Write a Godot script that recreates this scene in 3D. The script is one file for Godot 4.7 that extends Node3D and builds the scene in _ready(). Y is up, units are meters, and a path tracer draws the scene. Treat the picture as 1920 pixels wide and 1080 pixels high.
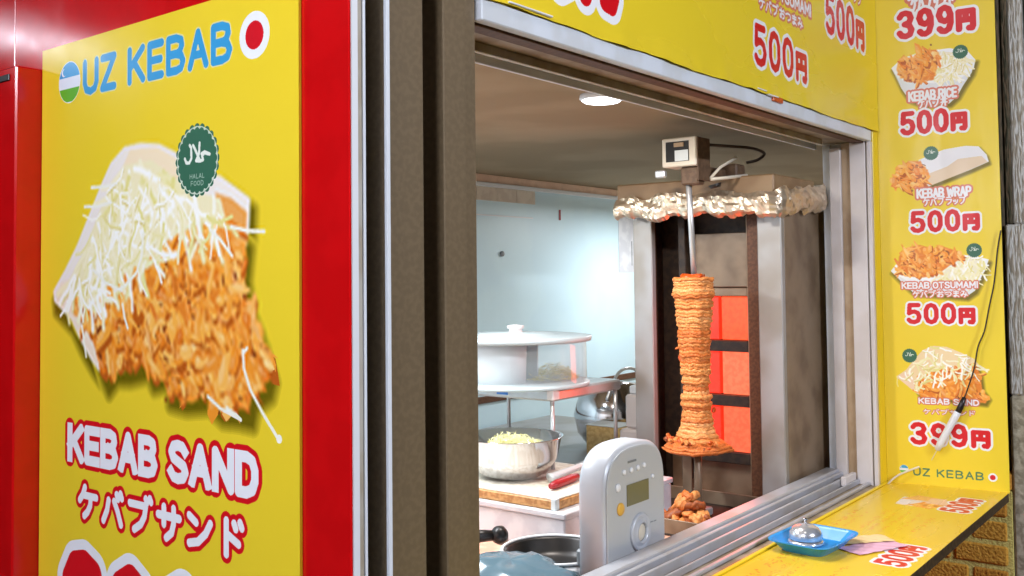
extends Node3D

# ---------------------------------------------------------------- camera model (photo pixel -> direction)
const FOC := 1840.0
const CX := 960.0
const CY := 447.0
const EYE := Vector3(-0.8937, 1.5, 0.9696)
const AX := Vector3(0.615055, -0.011058, 0.788407)
const AY := Vector3(-0.023982, 0.999177, 0.032723)
const AZ := Vector3(-0.788120, -0.039034, 0.614283)

var rng := RandomNumberGenerator.new()
var M := {}
var names := {}

func ray(u: float, v: float) -> Vector3:
	return AX * ((u - CX) / FOC) + AY * (-(v - CY) / FOC) - AZ
func hx(u: float, v: float, x: float) -> Vector3:
	var r := ray(u, v)
	return EYE + r * ((x - EYE.x) / r.x)
func hy(u: float, v: float, y: float) -> Vector3:
	var r := ray(u, v)
	return EYE + r * ((y - EYE.y) / r.y)
func hz(u: float, v: float, z: float) -> Vector3:
	var r := ray(u, v)
	return EYE + r * ((z - EYE.z) / r.z)
func hd(u: float, v: float, depth: float) -> Vector3:
	return EYE + ray(u, v) * depth

# ---------------------------------------------------------------- nodes
func numbered(called: String) -> String:
	var k: int = names.get(called, 0)
	names[called] = k + 1
	return called if k == 0 else "%s_%03d" % [called, k]
func thing(called: String, label: String, category: String, at := Vector3.ZERO, group := "") -> Node3D:
	var o := Node3D.new()
	o.name = numbered(called)
	add_child(o)
	o.position = at
	o.set_meta("label", label)
	o.set_meta("category", category)
	if group != "":
		o.set_meta("group", group)
	return o
func part(parent: Node, called: String, st, m: Material, at := Vector3.ZERO) -> MeshInstance3D:
	var o := MeshInstance3D.new()
	o.name = called
	if st is SurfaceTool:
		o.mesh = done(st)
	else:
		o.mesh = st
	o.material_override = m
	parent.add_child(o, true)
	o.position = at
	return o
func done(st: SurfaceTool) -> ArrayMesh:
	st.generate_normals()
	return st.commit()
func mb(flat := true) -> SurfaceTool:
	var st := SurfaceTool.new()
	st.begin(Mesh.PRIMITIVE_TRIANGLES)
	st.set_smooth_group(-1 if flat else 0)
	return st

# ---------------------------------------------------------------- shapes
func tri(st: SurfaceTool, a: Vector3, b: Vector3, c: Vector3) -> void:
	st.add_vertex(a)
	st.add_vertex(b)
	st.add_vertex(c)
func poly(st: SurfaceTool, pts: Array, away: Vector3) -> void:
	# convex face, turned so that its front looks away from the point "away"
	var nrm: Vector3 = (pts[1] - pts[0]).cross(pts[2] - pts[0])
	var mid: Vector3 = (pts[0] + pts[1] + pts[2]) / 3.0
	var flip := nrm.dot(mid - away) > 0.0
	for i in range(1, pts.size() - 1):
		if flip:
			tri(st, pts[0], pts[i + 1], pts[i])
		else:
			tri(st, pts[0], pts[i], pts[i + 1])
func bx(st: SurfaceTool, lo: Vector3, hi: Vector3, b := 0.002, xf := Transform3D.IDENTITY) -> void:
	var c := (lo + hi) * 0.5
	var h := (hi - lo).abs() * 0.5
	b = minf(b, minf(h.x, minf(h.y, h.z)) * 0.6)
	var mid := xf * c
	var k := func(sx, sy, sz, ax) -> Vector3:
		var q := Vector3(h.x * sx, h.y * sy, h.z * sz)
		if ax != 0: q.x -= b * sx
		if ax != 1: q.y -= b * sy
		if ax != 2: q.z -= b * sz
		return xf * (c + q)
	for s in [-1, 1]:
		poly(st, [k.call(s, -1, -1, 0), k.call(s, 1, -1, 0), k.call(s, 1, 1, 0), k.call(s, -1, 1, 0)], mid)
		poly(st, [k.call(-1, s, -1, 1), k.call(1, s, -1, 1), k.call(1, s, 1, 1), k.call(-1, s, 1, 1)], mid)
		poly(st, [k.call(-1, -1, s, 2), k.call(1, -1, s, 2), k.call(1, 1, s, 2), k.call(-1, 1, s, 2)], mid)
		for t in [-1, 1]:
			poly(st, [k.call(s, t, -1, 0), k.call(s, t, 1, 0), k.call(s, t, 1, 1), k.call(s, t, -1, 1)], mid)
			poly(st, [k.call(s, -1, t, 0), k.call(s, 1, t, 0), k.call(s, 1, t, 2), k.call(s, -1, t, 2)], mid)
			poly(st, [k.call(-1, s, t, 1), k.call(1, s, t, 1), k.call(1, s, t, 2), k.call(-1, s, t, 2)], mid)
			for w in [-1, 1]:
				poly(st, [k.call(s, t, w, 0), k.call(s, t, w, 1), k.call(s, t, w, 2)], mid)
func box(lo: Vector3, hi: Vector3, b := 0.002, xf := Transform3D.IDENTITY) -> SurfaceTool:
	var st := mb()
	bx(st, lo, hi, b, xf)
	return st
func tube(st: SurfaceTool, pts: Array, radii, sides := 10, caps := true) -> void:
	var rings := []
	var up := Vector3.UP
	for i in pts.size():
		var d: Vector3 = (pts[mini(i + 1, pts.size() - 1)] - pts[maxi(i - 1, 0)]).normalized()
		if absf(d.dot(up)) > 0.95:
			up = Vector3.RIGHT
		var a := d.cross(up).normalized()
		var b := a.cross(d).normalized()
		up = b
		var r: float = radii[i] if radii is Array else radii
		var ring := []
		for k in sides:
			var t := TAU * k / sides
			ring.append(pts[i] + (a * cos(t) + b * sin(t)) * r)
		rings.append(ring)
	for i in rings.size() - 1:
		var m: Vector3 = (pts[i] + pts[i + 1]) * 0.5
		for k in sides:
			var l := (k + 1) % sides
			poly(st, [rings[i][k], rings[i][l], rings[i + 1][l], rings[i + 1][k]], m)
	if caps:
		poly(st, rings[0], pts[1])
		poly(st, rings[-1], pts[-2])
func smooth_path(pts: Array, n := 6) -> Array:
	var c := Curve3D.new()
	for i in pts.size():
		var d: Vector3 = (pts[mini(i + 1, pts.size() - 1)] - pts[maxi(i - 1, 0)]) / 6.0
		c.add_point(pts[i], -d, d)
	var out := []
	for i in pts.size() - 1:
		for k in n:
			out.append(c.sample(i, float(k) / n))
	out.append(pts[-1])
	return out
func lathe(st: SurfaceTool, prof: Array, segs := 32, at := Vector3.ZERO, basis := Basis.IDENTITY) -> void:
	for i in prof.size() - 1:
		var p: Vector2 = prof[i]
		var q: Vector2 = prof[i + 1]
		for k in segs:
			var a0 := TAU * k / segs
			var a1 := TAU * (k + 1) / segs
			var v := [at + basis * Vector3(p.x * cos(a0), p.y, p.x * sin(a0)), at + basis * Vector3(p.x * cos(a1), p.y, p.x * sin(a1)), at + basis * Vector3(q.x * cos(a1), q.y, q.x * sin(a1)), at + basis * Vector3(q.x * cos(a0), q.y, q.x * sin(a0))]
			if p.x < 1e-5:
				tri(st, v[0], v[2], v[3])
			elif q.x < 1e-5:
				tri(st, v[0], v[1], v[2])
			else:
				tri(st, v[0], v[1], v[2])
				tri(st, v[0], v[2], v[3])
func sheet(a: Vector3, b: Vector3, c: Vector3, d: Vector3) -> ArrayMesh:
	# a = top left, b = top right, c = bottom right, d = bottom left, seen from the front
	var st := SurfaceTool.new()
	st.begin(Mesh.PRIMITIVE_TRIANGLES)
	var n := -(b - a).cross(c - a).normalized()
	var v := [a, b, c, d]
	var uv := [Vector2(0, 0), Vector2(1, 0), Vector2(1, 1), Vector2(0, 1)]
	for i in [0, 1, 2, 0, 2, 3]:
		st.set_normal(n * -1.0 if n.dot(EYE - a) < 0 else n)
		st.set_uv(uv[i])
		st.add_vertex(v[i])
	return st.commit()

# ---------------------------------------------------------------- materials
func noise_img(freq: float, sd: int, octaves := 4, size := 256) -> Image:
	var n := FastNoiseLite.new()
	n.seed = sd
	n.frequency = freq
	n.fractal_octaves = octaves
	return n.get_seamless_image(size, size)
func two_tone(a: Color, b: Color, img: Image, lo := 0.3, hi := 0.7) -> ImageTexture:
	var w := img.get_width()
	var o := Image.create(w, w, false, Image.FORMAT_RGB8)
	for y in w:
		for x in w:
			o.set_pixel(x, y, a.lerp(b, smoothstep(lo, hi, img.get_pixel(x, y).r)))
	o.generate_mipmaps()
	return ImageTexture.create_from_image(o)
func plain(c: Color, rough := 0.5, metal := 0.0) -> StandardMaterial3D:
	var m := StandardMaterial3D.new()
	m.albedo_color = c
	m.roughness = rough
	m.metallic = metal
	return m
func mottled(a: Color, b: Color, freq: float, per_metre: float, rough := 0.5, metal := 0.0, relief := 0.0, lo := 0.3, hi := 0.7) -> StandardMaterial3D:
	var m := plain(Color.WHITE, rough, metal)
	var img := noise_img(freq, int(freq * 1000) + int(a.r * 255) + int(b.g * 77))
	m.albedo_texture = two_tone(a, b, img, lo, hi)
	m.uv1_triplanar = true
	m.uv1_world_triplanar = true
	m.uv1_scale = Vector3.ONE * per_metre
	if relief > 0.0:
		m.heightmap_enabled = true
		m.heightmap_scale = relief
		m.heightmap_texture = ImageTexture.create_from_image(img)
	return m
func glow(c: Color, e: float) -> StandardMaterial3D:
	var m := plain(c, 0.5)
	m.emission_enabled = true
	m.emission = c
	m.emission_energy_multiplier = e
	return m
func pane(c: Color, alpha: float, rough := 0.03) -> StandardMaterial3D:
	var m := plain(Color(c, alpha), rough)
	m.transparency = BaseMaterial3D.TRANSPARENCY_ALPHA
	return m
func rgb(r: int, g: int, b: int) -> Color:
	return Color8(r, g, b)

func make_materials() -> void:
	M.red = plain(rgb(200, 12, 16), 0.2)
	M.red.albedo_texture = two_tone(rgb(255, 255, 255), rgb(246, 238, 238), noise_img(0.03, 3))
	M.red.uv1_triplanar = true
	M.red.uv1_world_triplanar = true
	M.red.uv1_scale = Vector3.ONE * 1.3
	M.red.roughness_texture = two_tone(Color(1, 1, 1), Color(.7, .7, .7), noise_img(0.015, 52), .25, .8)
	M.yellow = plain(rgb(232, 202, 40), 0.3)
	M.alu = mottled(rgb(216, 222, 230), rgb(206, 210, 214), 0.02, 1.2, 0.4, 0.0)
	M.alu_worn = mottled(rgb(186, 180, 168), rgb(166, 152, 132), 0.02, 1.5, 0.5, 0.0, 0.0, 0.3, 0.8)
	M.sill = mottled(rgb(182, 184, 192), rgb(170, 166, 164), 0.02, 1.0, 0.34, 0.25, 0.0, 0.3, 0.9)
	M.track = mottled(rgb(158, 142, 122), rgb(134, 116, 94), 0.02, 2.0, 0.5, 0.0)
	M.fin = plain(rgb(222, 226, 232), 0.35)
	M.bronze = mottled(rgb(112, 94, 68), rgb(104, 87, 62), 0.06, 5.0, 0.55, 0.0)
	M.gap_shade = plain(rgb(40, 38, 36), 0.9)  # near black for the corner gap, its shade put into the colour
	M.white = plain(rgb(226, 228, 232), 0.4)
	M.jamb = mottled(rgb(216, 210, 210), rgb(207, 199, 196), 0.02, 1.0, 0.4, 0.0)
	M.tan = mottled(rgb(176, 152, 124), rgb(162, 136, 106), 0.02, 1.6, 0.5)
	M.ceiling = mottled(rgb(156, 134, 104), rgb(142, 120, 90), 0.012, 0.45, 0.9, 0.0, 0.0, 0.3, 0.75)
	M.soot = mottled(rgb(132, 108, 76), rgb(114, 92, 62), 0.016, 0.6, 0.9)
	M.peach = mottled(rgb(232, 198, 172), rgb(222, 186, 160), 0.02, 2.0, 0.5)
	M.back_wall = mottled(rgb(206, 230, 238), rgb(201, 226, 236), 0.01, 0.7, 0.4)
	M.tile = mottled(rgb(222, 208, 190), rgb(212, 196, 178), 0.03, 2.0, 0.4)
	M.steel = mottled(rgb(200, 202, 204), rgb(190, 190, 190), 0.02, 2.0, 0.3, 0.6)
	M.steel_dull = mottled(rgb(166, 164, 164), rgb(148, 142, 134), 0.014, 0.9, 0.4, 0.3, 0.0, 0.3, 0.85)
	M.polished = plain(rgb(205, 205, 208), 0.12, 1.0)
	M.chrome = plain(rgb(214, 214, 218), 0.2, 0.7)
	M.greasy = mottled(rgb(140, 120, 98), rgb(110, 90, 70), 0.016, 1.3, 0.42, 0.2, 0.0, 0.25, 0.85)
	M.burnt = mottled(rgb(56, 42, 30), rgb(38, 28, 22), 0.03, 4.0, 0.6, 0.1)
	M.rusty = mottled(rgb(98, 62, 38), rgb(80, 46, 26), 0.05, 6.0, 0.6, 0.1)
	M.bracket = mottled(rgb(104, 80, 60), rgb(88, 66, 48), 0.04, 4.0, 0.6, 0.0)
	M.foil = plain(rgb(222, 204, 180), 0.36, 0.85)
	M.hood = mottled(rgb(158, 128, 92), rgb(138, 108, 74), 0.016, 1.0, 0.5)
	M.black = plain(rgb(24, 22, 22), 0.4)
	M.dark_metal = plain(rgb(48, 46, 46), 0.35, 0.6)
	M.cream = plain(rgb(214, 206, 190), 0.45)
	M.cable = plain(rgb(44, 30, 22), 0.5)
	M.silver = plain(rgb(188, 193, 202), 0.36, 0.15)
	M.silver_face = plain(rgb(186, 190, 194), 0.36, 0.15)
	M.lcd = plain(rgb(112, 108, 74), 0.3)
	M.amber = plain(rgb(222, 172, 72), 0.4)
	M.grey = plain(rgb(120, 124, 128), 0.4)
	M.clear = pane(rgb(226, 236, 240), 0.16)
	M.frosted = plain(rgb(212, 220, 222), 0.4)
	M.lid_grey = plain(rgb(176, 188, 192), 0.35)
	M.cabbage = mottled(rgb(232, 226, 176), rgb(214, 212, 140), 0.05, 10.0, 0.55)
	M.board = mottled(rgb(198, 148, 92), rgb(168, 116, 66), 0.03, 6.0, 0.5)
	M.board_top = mottled(rgb(226, 218, 202), rgb(206, 196, 178), 0.03, 5.0, 0.5)
	M.chest = mottled(rgb(214, 214, 218), rgb(198, 198, 204), 0.02, 2.0, 0.35)
	M.label_blue = plain(rgb(52, 118, 206), 0.4)
	M.red_handle = plain(rgb(150, 24, 34), 0.4)
	M.bag = plain(rgb(84, 108, 120), 0.2)
	M.bottle = plain(rgb(222, 212, 210), 0.5)
	M.carton = mottled(rgb(206, 172, 112), rgb(188, 152, 92), 0.03, 6.0, 0.7)
	M.counter = mottled(rgb(226, 172, 146), rgb(206, 150, 124), 0.02, 2.0, 0.45)
	M.tray = plain(rgb(44, 144, 214), 0.3)
	M.shelf_edge = mottled(rgb(84, 62, 30), rgb(60, 44, 22), 0.04, 5.0, 0.7)
	M.brick_a = mottled(rgb(240, 180, 72), rgb(220, 156, 54), 0.04, 8.0, 0.85, 0.0, 0.4)  # yellowish brick, with a warm lamp tint put into the colour
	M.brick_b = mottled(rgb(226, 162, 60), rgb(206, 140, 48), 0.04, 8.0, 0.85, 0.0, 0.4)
	M.mortar = mottled(rgb(236, 222, 132), rgb(220, 204, 112), 0.05, 8.0, 0.9, 0.0, 0.3)  # mortar carries the same warm lamp tint in its colour
	M.plaster = mottled(rgb(186, 176, 152), rgb(150, 140, 118), 0.03, 4.0, 0.9, 0.0, 0.4)
	M.moss = mottled(rgb(108, 90, 68), rgb(62, 60, 42), 0.03, 5.0, 0.9, 0.0, 0.6)
	M.old_white = mottled(rgb(214, 212, 206), rgb(160, 148, 130), 0.03, 5.0, 0.9, 0.0, 0.5)
	for m in [M.moss, M.old_white]:
		m.uv1_scale = Vector3(16, 2.2, 16)
	M.asphalt = mottled(rgb(62, 60, 58), rgb(48, 47, 46), 0.06, 1.5, 0.9, 0.0, 0.5)
	M.canopy = plain(rgb(226, 222, 230), 0.6)
	M.floor = mottled(rgb(120, 112, 104), rgb(100, 92, 84), 0.02, 1.0, 0.6)
	var meat_tones := [[rgb(228, 148, 80), rgb(208, 118, 52)], [rgb(234, 162, 96), rgb(214, 130, 62)], [rgb(216, 122, 54), rgb(192, 96, 34)], [rgb(238, 176, 116), rgb(220, 142, 76)]]
	M.meat = []
	for t in meat_tones:
		var m := mottled(t[0], t[1], 0.05, 14.0, 0.5, 0.0, 0.25)
		M.meat.append(m)
	M.sauce = mottled(rgb(214, 92, 22), rgb(190, 70, 14), 0.04, 10.0, 0.35)
	M.char = mottled(rgb(168, 92, 44), rgb(134, 66, 32), 0.05, 12.0, 0.5)

# ---------------------------------------------------------------- printing: flat artwork for boards
# A canvas is a dictionary: img, pixels per metre, and the plane point of its top left corner.
var GLYPH := {
	"A": [0.6, [[0, 1, .3, 0, .6, 1], [.12, .66, .48, .66]]],
	"B": [0.58, [[0, 0, 0, 1], [0, 0, .32, 0, .5, .08, .53, .25, .45, .43, .3, .48, 0, .48], [.3, .48, .5, .55, .58, .74, .5, .94, .32, 1, 0, 1]]],
	"C": [0.58, [[.57, .2, .46, .05, .3, 0, .1, .1, 0, .4, 0, .6, .1, .9, .3, 1, .46, .95, .57, .8]]],
	"D": [0.58, [[0, 0, 0, 1, .28, 1, .48, .9, .57, .65, .57, .35, .48, .1, .28, 0, 0, 0]]],
	"E": [0.5, [[.5, 0, 0, 0, 0, 1, .5, 1], [0, .5, .45, .5]]],
	"F": [0.5, [[.5, 0, 0, 0, 0, 1], [0, .5, .45, .5]]],
	"H": [0.56, [[0, 0, 0, 1], [.56, 0, .56, 1], [0, .5, .56, .5]]],
	"I": [0.04, [[.02, 0, .02, 1]]],
	"K": [0.58, [[0, 0, 0, 1], [.56, 0, 0, .6], [.2, .42, .58, 1]]],
	"L": [0.48, [[0, 0, 0, 1, .48, 1]]],
	"M": [0.7, [[0, 1, 0, 0, .35, .7, .7, 0, .7, 1]]],
	"N": [0.56, [[0, 1, 0, 0, .56, 1, .56, 0]]],
	"O": [0.6, [[.3, 0, .1, .08, 0, .35, 0, .65, .1, .92, .3, 1, .5, .92, .6, .65, .6, .35, .5, .08, .3, 0]]],
	"P": [0.55, [[0, 1, 0, 0, .35, 0, .52, .1, .55, .28, .5, .46, .35, .55, 0, .55]]],
	"R": [0.57, [[0, 1, 0, 0, .35, 0, .52, .1, .55, .27, .5, .43, .35, .52, 0, .52], [.3, .52, .57, 1]]],
	"S": [0.57, [[.55, .17, .45, .04, .28, 0, .1, .05, .02, .22, .1, .4, .3, .5, .5, .6, .57, .78, .48, .95, .28, 1, .1, .96, 0, .82]]],
	"T": [0.56, [[0, 0, .56, 0], [.28, 0, .28, 1]]],
	"U": [0.56, [[0, 0, 0, .7, .08, .92, .28, 1, .48, .92, .56, .7, .56, 0]]],
	"W": [0.84, [[0, 0, .2, 1, .42, .2, .64, 1, .84, 0]]],
	"Z": [0.55, [[0, 0, .55, 0, 0, 1, .55, 1]]],
	" ": [0.14, []],
	"0": [0.52, [[.26, 0, .1, .07, 0, .3, 0, .7, .1, .93, .26, 1, .42, .93, .52, .7, .52, .3, .42, .07, .26, 0]]],
	"3": [0.54, [[.02, .16, .12, .03, .28, 0, .45, .06, .52, .24, .44, .42, .24, .48, .44, .55, .54, .74, .46, .94, .28, 1, .1, .96, 0, .84]]],
	"5": [0.54, [[.5, 0, .06, 0, .02, .48, .16, .4, .3, .38, .46, .46, .54, .68, .46, .92, .28, 1, .1, .97, 0, .86]]],
	"9": [0.54, [[.04, .88, .14, .98, .28, 1, .44, .92, .53, .65, .53, .35, .44, .08, .27, 0, .1, .08, .02, .3, .1, .5, .27, .58, .44, .5, .53, .33]]],
	"円": [0.8, [[0, 1, 0, .05, .8, .05, .8, .88, .74, 1, .58, .98], [.4, .05, .4, .5], [0, .52, .8, .52]]],
	"ケ": [0.85, [[.28, 0, .18, .26, .02, .48], [.2, .28, .85, .28], [.58, .28, .55, .6, .42, .84, .25, 1]]],
	"バ": [0.9, [[.25, .25, .18, .6, 0, .98], [.52, .25, .68, .55, .84, .98], [.64, .0, .7, .14], [.82, -.05, .88, .09]]],
	"ブ": [0.9, [[.0, .16, .72, .16, .66, .5, .5, .78, .2, 1], [.72, -.08, .77, .02], [.9, -.12, .95, -.02]]],
	"サ": [0.9, [[0, .3, .9, .3], [.25, .02, .25, .58], [.66, .02, .66, .5, .58, .8, .35, 1]]],
	"ン": [0.88, [[.05, .1, .32, .28], [.05, .96, .4, .86, .7, .56, .88, .22]]],
	"ド": [0.8, [[.25, 0, .25, 1], [.25, .38, .7, .62], [.54, .04, .6, .18], [.76, -.02, .82, .12]]],
	"ラ": [0.85, [[.15, .05, .75, .05], [.05, .35, .85, .35, .75, .68, .3, 1]]],
	"ッ": [0.7, [[.05, .5, .12, .68], [.28, .45, .34, .64], [.66, .45, .58, .78, .25, 1]]],
	"プ": [0.9, [[.0, .16, .72, .16, .66, .5, .5, .78, .2, 1], [.86, -.1, .95, -.02, .86, .06, .79, -.02, .86, -.1]]],
	"お": [0.85, [[.02, .25, .6, .25], [.3, 0, .3, .95, .1, .9, .08, .7, .35, .55, .65, .5, .82, .65, .78, .88, .55, .98], [.7, .12, .85, .28]]],
	"つ": [0.9, [[0, .35, .35, .2, .7, .22, .88, .45, .78, .72, .4, .9]]],
	"ま": [0.8, [[.05, .18, .75, .18], [.08, .42, .72, .42], [.4, 0, .42, .85, .25, .98, .08, .88, .2, .74, .5, .76, .78, .95]]],
	"み": [0.9, [[.12, .08, .48, .08, .32, .5, .12, .82, .02, .7, .2, .55, .6, .6, .9, .75], [.72, .35, .7, .7, .5, 1]]],
	"丼": [0.85, [[0, .22, .85, .22], [0, .6, .85, .6], [.26, 0, .24, .65, .05, 1], [.6, 0, .6, 1], [.42, .36, .46, .46]]],
	"halal": [1.0, [[.2, .1, .26, .2, .27, .66, .18, .84, .06, .82, .0, .64], [.34, .12, .42, .3, .62, .8], [.6, .06, .58, .5, .46, .78, .62, .82, .74, .78, .7, .6, .8, .5, 1, .58, .8, .46, .68, .52]]],
}

func canvas(w_m: float, h_m: float, px: int, left: float, top: float, base: Color) -> Dictionary:
	var ppm := px / w_m
	var img := Image.create(px, int(h_m * ppm), false, Image.FORMAT_RGB8)
	img.fill(base)
	return {"img": img, "ppm": ppm, "left": left, "top": top, "w": px, "h": int(h_m * ppm)}
func span(img: Image, y: int, x0: float, x1: float, w: int, c: Color) -> void:
	var a := maxi(int(round(x0)), 0)
	var b := mini(int(round(x1)), w)
	if b > a:
		img.fill_rect(Rect2i(a, y, b - a, 1), c)
func capsule(cv: Dictionary, p: Vector2, q: Vector2, r: float, c: Color) -> void:
	var img: Image = cv.img
	var d := q - p
	var n := Vector2.ZERO
	if d.length() > 0.01:
		n = Vector2(-d.y, d.x).normalized() * r
	var quad := [p + n, q + n, q - n, p - n]
	for y in range(maxi(int(minf(p.y, q.y) - r), 0), mini(int(maxf(p.y, q.y) + r) + 2, cv.h)):
		var yc := y + 0.5
		var lo := INF
		var hi := -INF
		for e in [p, q]:
			var dy: float = absf(yc - e.y)
			if dy < r:
				var s := sqrt(r * r - dy * dy)
				lo = minf(lo, e.x - s)
				hi = maxf(hi, e.x + s)
		for i in 4:
			var a: Vector2 = quad[i]
			var b: Vector2 = quad[(i + 1) % 4]
			if (a.y <= yc) != (b.y <= yc):
				var x := a.x + (b.x - a.x) * (yc - a.y) / (b.y - a.y)
				lo = minf(lo, x)
				hi = maxf(hi, x)
		if hi > lo:
			span(img, y, lo, hi, cv.w, c)
func disc(cv: Dictionary, p: Vector2, r: float, c: Color) -> void:
	capsule(cv, p, p, r, c)
func stroke(cv: Dictionary, pts: Array, r: float, c: Color) -> void:
	for i in pts.size() - 1:
		capsule(cv, pts[i], pts[i + 1], r, c)
func fill(cv: Dictionary, pts: Array, c: Color, from := -INF, to := INF) -> void:
	var lo := INF
	var hi := -INF
	for p in pts:
		lo = minf(lo, p.y)
		hi = maxf(hi, p.y)
	lo = maxf(lo, from)
	hi = minf(hi, to)
	for y in range(maxi(int(lo), 0), mini(int(hi) + 1, cv.h)):
		var yc := y + 0.5
		var xs := []
		for i in pts.size():
			var a: Vector2 = pts[i]
			var b: Vector2 = pts[(i + 1) % pts.size()]
			if (a.y <= yc) != (b.y <= yc):
				xs.append(a.x + (b.x - a.x) * (yc - a.y) / (b.y - a.y))
		xs.sort()
		for i in range(0, xs.size() - 1, 2):
			span(cv.img, y, xs[i], xs[i + 1], cv.w, c)
# text set into the rectangle from top left to bottom right (canvas pixels); layers = [[extra stroke, colour], ...] from the back to the front
func text(cv: Dictionary, s, tl: Vector2, br: Vector2, weight: float, layers: Array, gap := 0.28, small_last := 1.0, square := false) -> void:
	var chars: Array = s if s is Array else Array(s.split(""))
	var h := br.y - tl.y
	var total := 0.0
	for i in chars.size():
		total += GLYPH[chars[i]][0] * (small_last if i == chars.size() - 1 else 1.0) + (gap if i < chars.size() - 1 else 0.0)
	var r := weight * h
	var sx := (br.x - tl.x - 2 * r) / total
	for layer in layers:
		var x := tl.x + r
		for i in chars.size():
			var g: Array = GLYPH[chars[i]]
			var k := small_last if i == chars.size() - 1 else 1.0
			for st in g[1]:
				var pts := []
				for j in range(0, st.size(), 2):
					var gy: float = st[j + 1]
					gy = 1.0 - (1.0 - gy) * k
					pts.append(Vector2(x + st[j] * sx * k, tl.y + r + gy * (h - 2 * r)))
				if square and layer[0] == 0:
					for j in pts.size() - 1:
						var d: Vector2 = (pts[j + 1] - pts[j]).normalized() * r
						var n := Vector2(-d.y, d.x)
						var a: Vector2 = pts[j] - (d if j == 0 else Vector2.ZERO)
						var b: Vector2 = pts[j + 1] + (d if j == pts.size() - 2 else Vector2.ZERO)
						fill(cv, [a + n, b + n, b - n, a - n], layer[1], tl.y, br.y)
						if j > 0:
							disc(cv, pts[j], r, layer[1])
				else:
					stroke(cv, pts, r + layer[0] * h, layer[1])
			x += (g[0] * k + gap) * sx
func inside(p: Vector2, pts: Array) -> bool:
	return Geometry2D.is_point_in_polygon(p, PackedVector2Array(pts))
func middle(pts: Array) -> Vector2:
	var c := Vector2.ZERO
	for p in pts:
		c += p
	return c / pts.size()
func bounds(pts: Array) -> Rect2:
	var r := Rect2(pts[0], Vector2.ZERO)
	for p in pts:
		r = r.expand(p)
	return r
const TONES := [Color8(248, 160, 48), Color8(240, 138, 34), Color8(252, 184, 82), Color8(228, 116, 30), Color8(254, 206, 122), Color8(244, 148, 50), Color8(250, 174, 66)]
func shard(cv: Dictionary, p: Vector2, ang: float, l: float, w: float, c: Color) -> void:
	var pts := []
	var n := 7
	for k in n:
		var t := TAU * k / n
		pts.append(p + Vector2(cos(t) * l * rng.randf_range(.7, 1.15), sin(t) * w * rng.randf_range(.6, 1.2)).rotated(ang))
	fill(cv, pts, c)
func print_meat(cv: Dictionary, area: Array, count: int, size: float) -> void:
	var b := bounds(area)
	fill(cv, area, Color8(232, 134, 44))
	for i in count:
		if i == int(count * .6):
			soften(cv, area, size / 4.5)
		var p := b.position + Vector2(rng.randf(), rng.randf()) * b.size
		if not inside(p, area):
			continue
		var a := rng.randfn(1.0, 0.7)
		var l := size * (rng.randf_range(0.5, 1.0) + pow(rng.randf(), 3.0) * 1.3)
		var w := size * (rng.randf_range(0.2, 0.42) + pow(rng.randf(), 3.0) * .5)
		var c: Color = TONES[rng.randi() % TONES.size()].lerp(TONES[rng.randi() % TONES.size()], .4)
		if rng.randf() < .35:
			shard(cv, p + Vector2(w * .5, w * .8), a, l, w, Color8(190, 94, 28))
		shard(cv, p, a, l, w, c)
		shard(cv, p - Vector2(w * .25, w * .3), a, l * .6, w * .45, c.lightened(0.2))
		if rng.randf() < 0.12:
			shard(cv, p + Vector2(rng.randfn(0, w), rng.randfn(0, w)), a, l * .35, w * .35, Color8(132, 62, 26))
func soften(cv: Dictionary, area: Array, k: float) -> void:
	# a photographic print is never as crisp as a drawing
	var r := Rect2i(bounds(area).grow(30)).intersection(Rect2i(0, 0, cv.w, cv.h))
	var g: Image = cv.img.get_region(r)
	g.resize(maxi(int(r.size.x / k), 1), maxi(int(r.size.y / k), 1), Image.INTERPOLATE_LANCZOS)
	g.resize(r.size.x, r.size.y, Image.INTERPOLATE_CUBIC)
	cv.img.blit_rect(g, Rect2i(Vector2i.ZERO, r.size).grow(-22), r.position + Vector2i(22, 22))
func print_shreds(cv: Dictionary, area: Array, count: int, size: float, thick: float) -> void:
	var b := bounds(area)
	for i in count:
		var p := b.position + Vector2(rng.randf(), rng.randf()) * b.size
		if not inside(p, area):
			continue
		var a := rng.randf_range(0.3, 2.6)
		var pts := []
		for k in 5:
			pts.append(p)
			a += rng.randf_range(-0.5, 0.5)
			p += Vector2(cos(a), sin(a)) * size * 0.25
		var t := rng.randf()
		var c := Color8(248, 240, 206).lerp(Color8(232, 222, 142), t * t)
		if rng.randf() < 0.35:
			c = Color8(252, 250, 240)
		if rng.randf() < .3:
			stroke(cv, [pts[0] + Vector2(2, 3), pts[2] + Vector2(2, 3), pts[4] + Vector2(2, 3)], thick, Color8(222, 206, 132))
		stroke(cv, pts, thick * rng.randf_range(0.7, 1.5), c)
func print_shadow(cv: Dictionary, area: Array, off: Vector2, reach: float, dark: Color, base: Color) -> void:
	for k in 7:
		var grown := Geometry2D.offset_polygon(PackedVector2Array(area), reach * (1.0 - k / 6.0), Geometry2D.JOIN_ROUND)
		for g in grown:
			var pts := []
			for p in g:
				pts.append(p + off)
			fill(cv, pts, base.lerp(dark, (k + 1) / 7.0))
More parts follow.
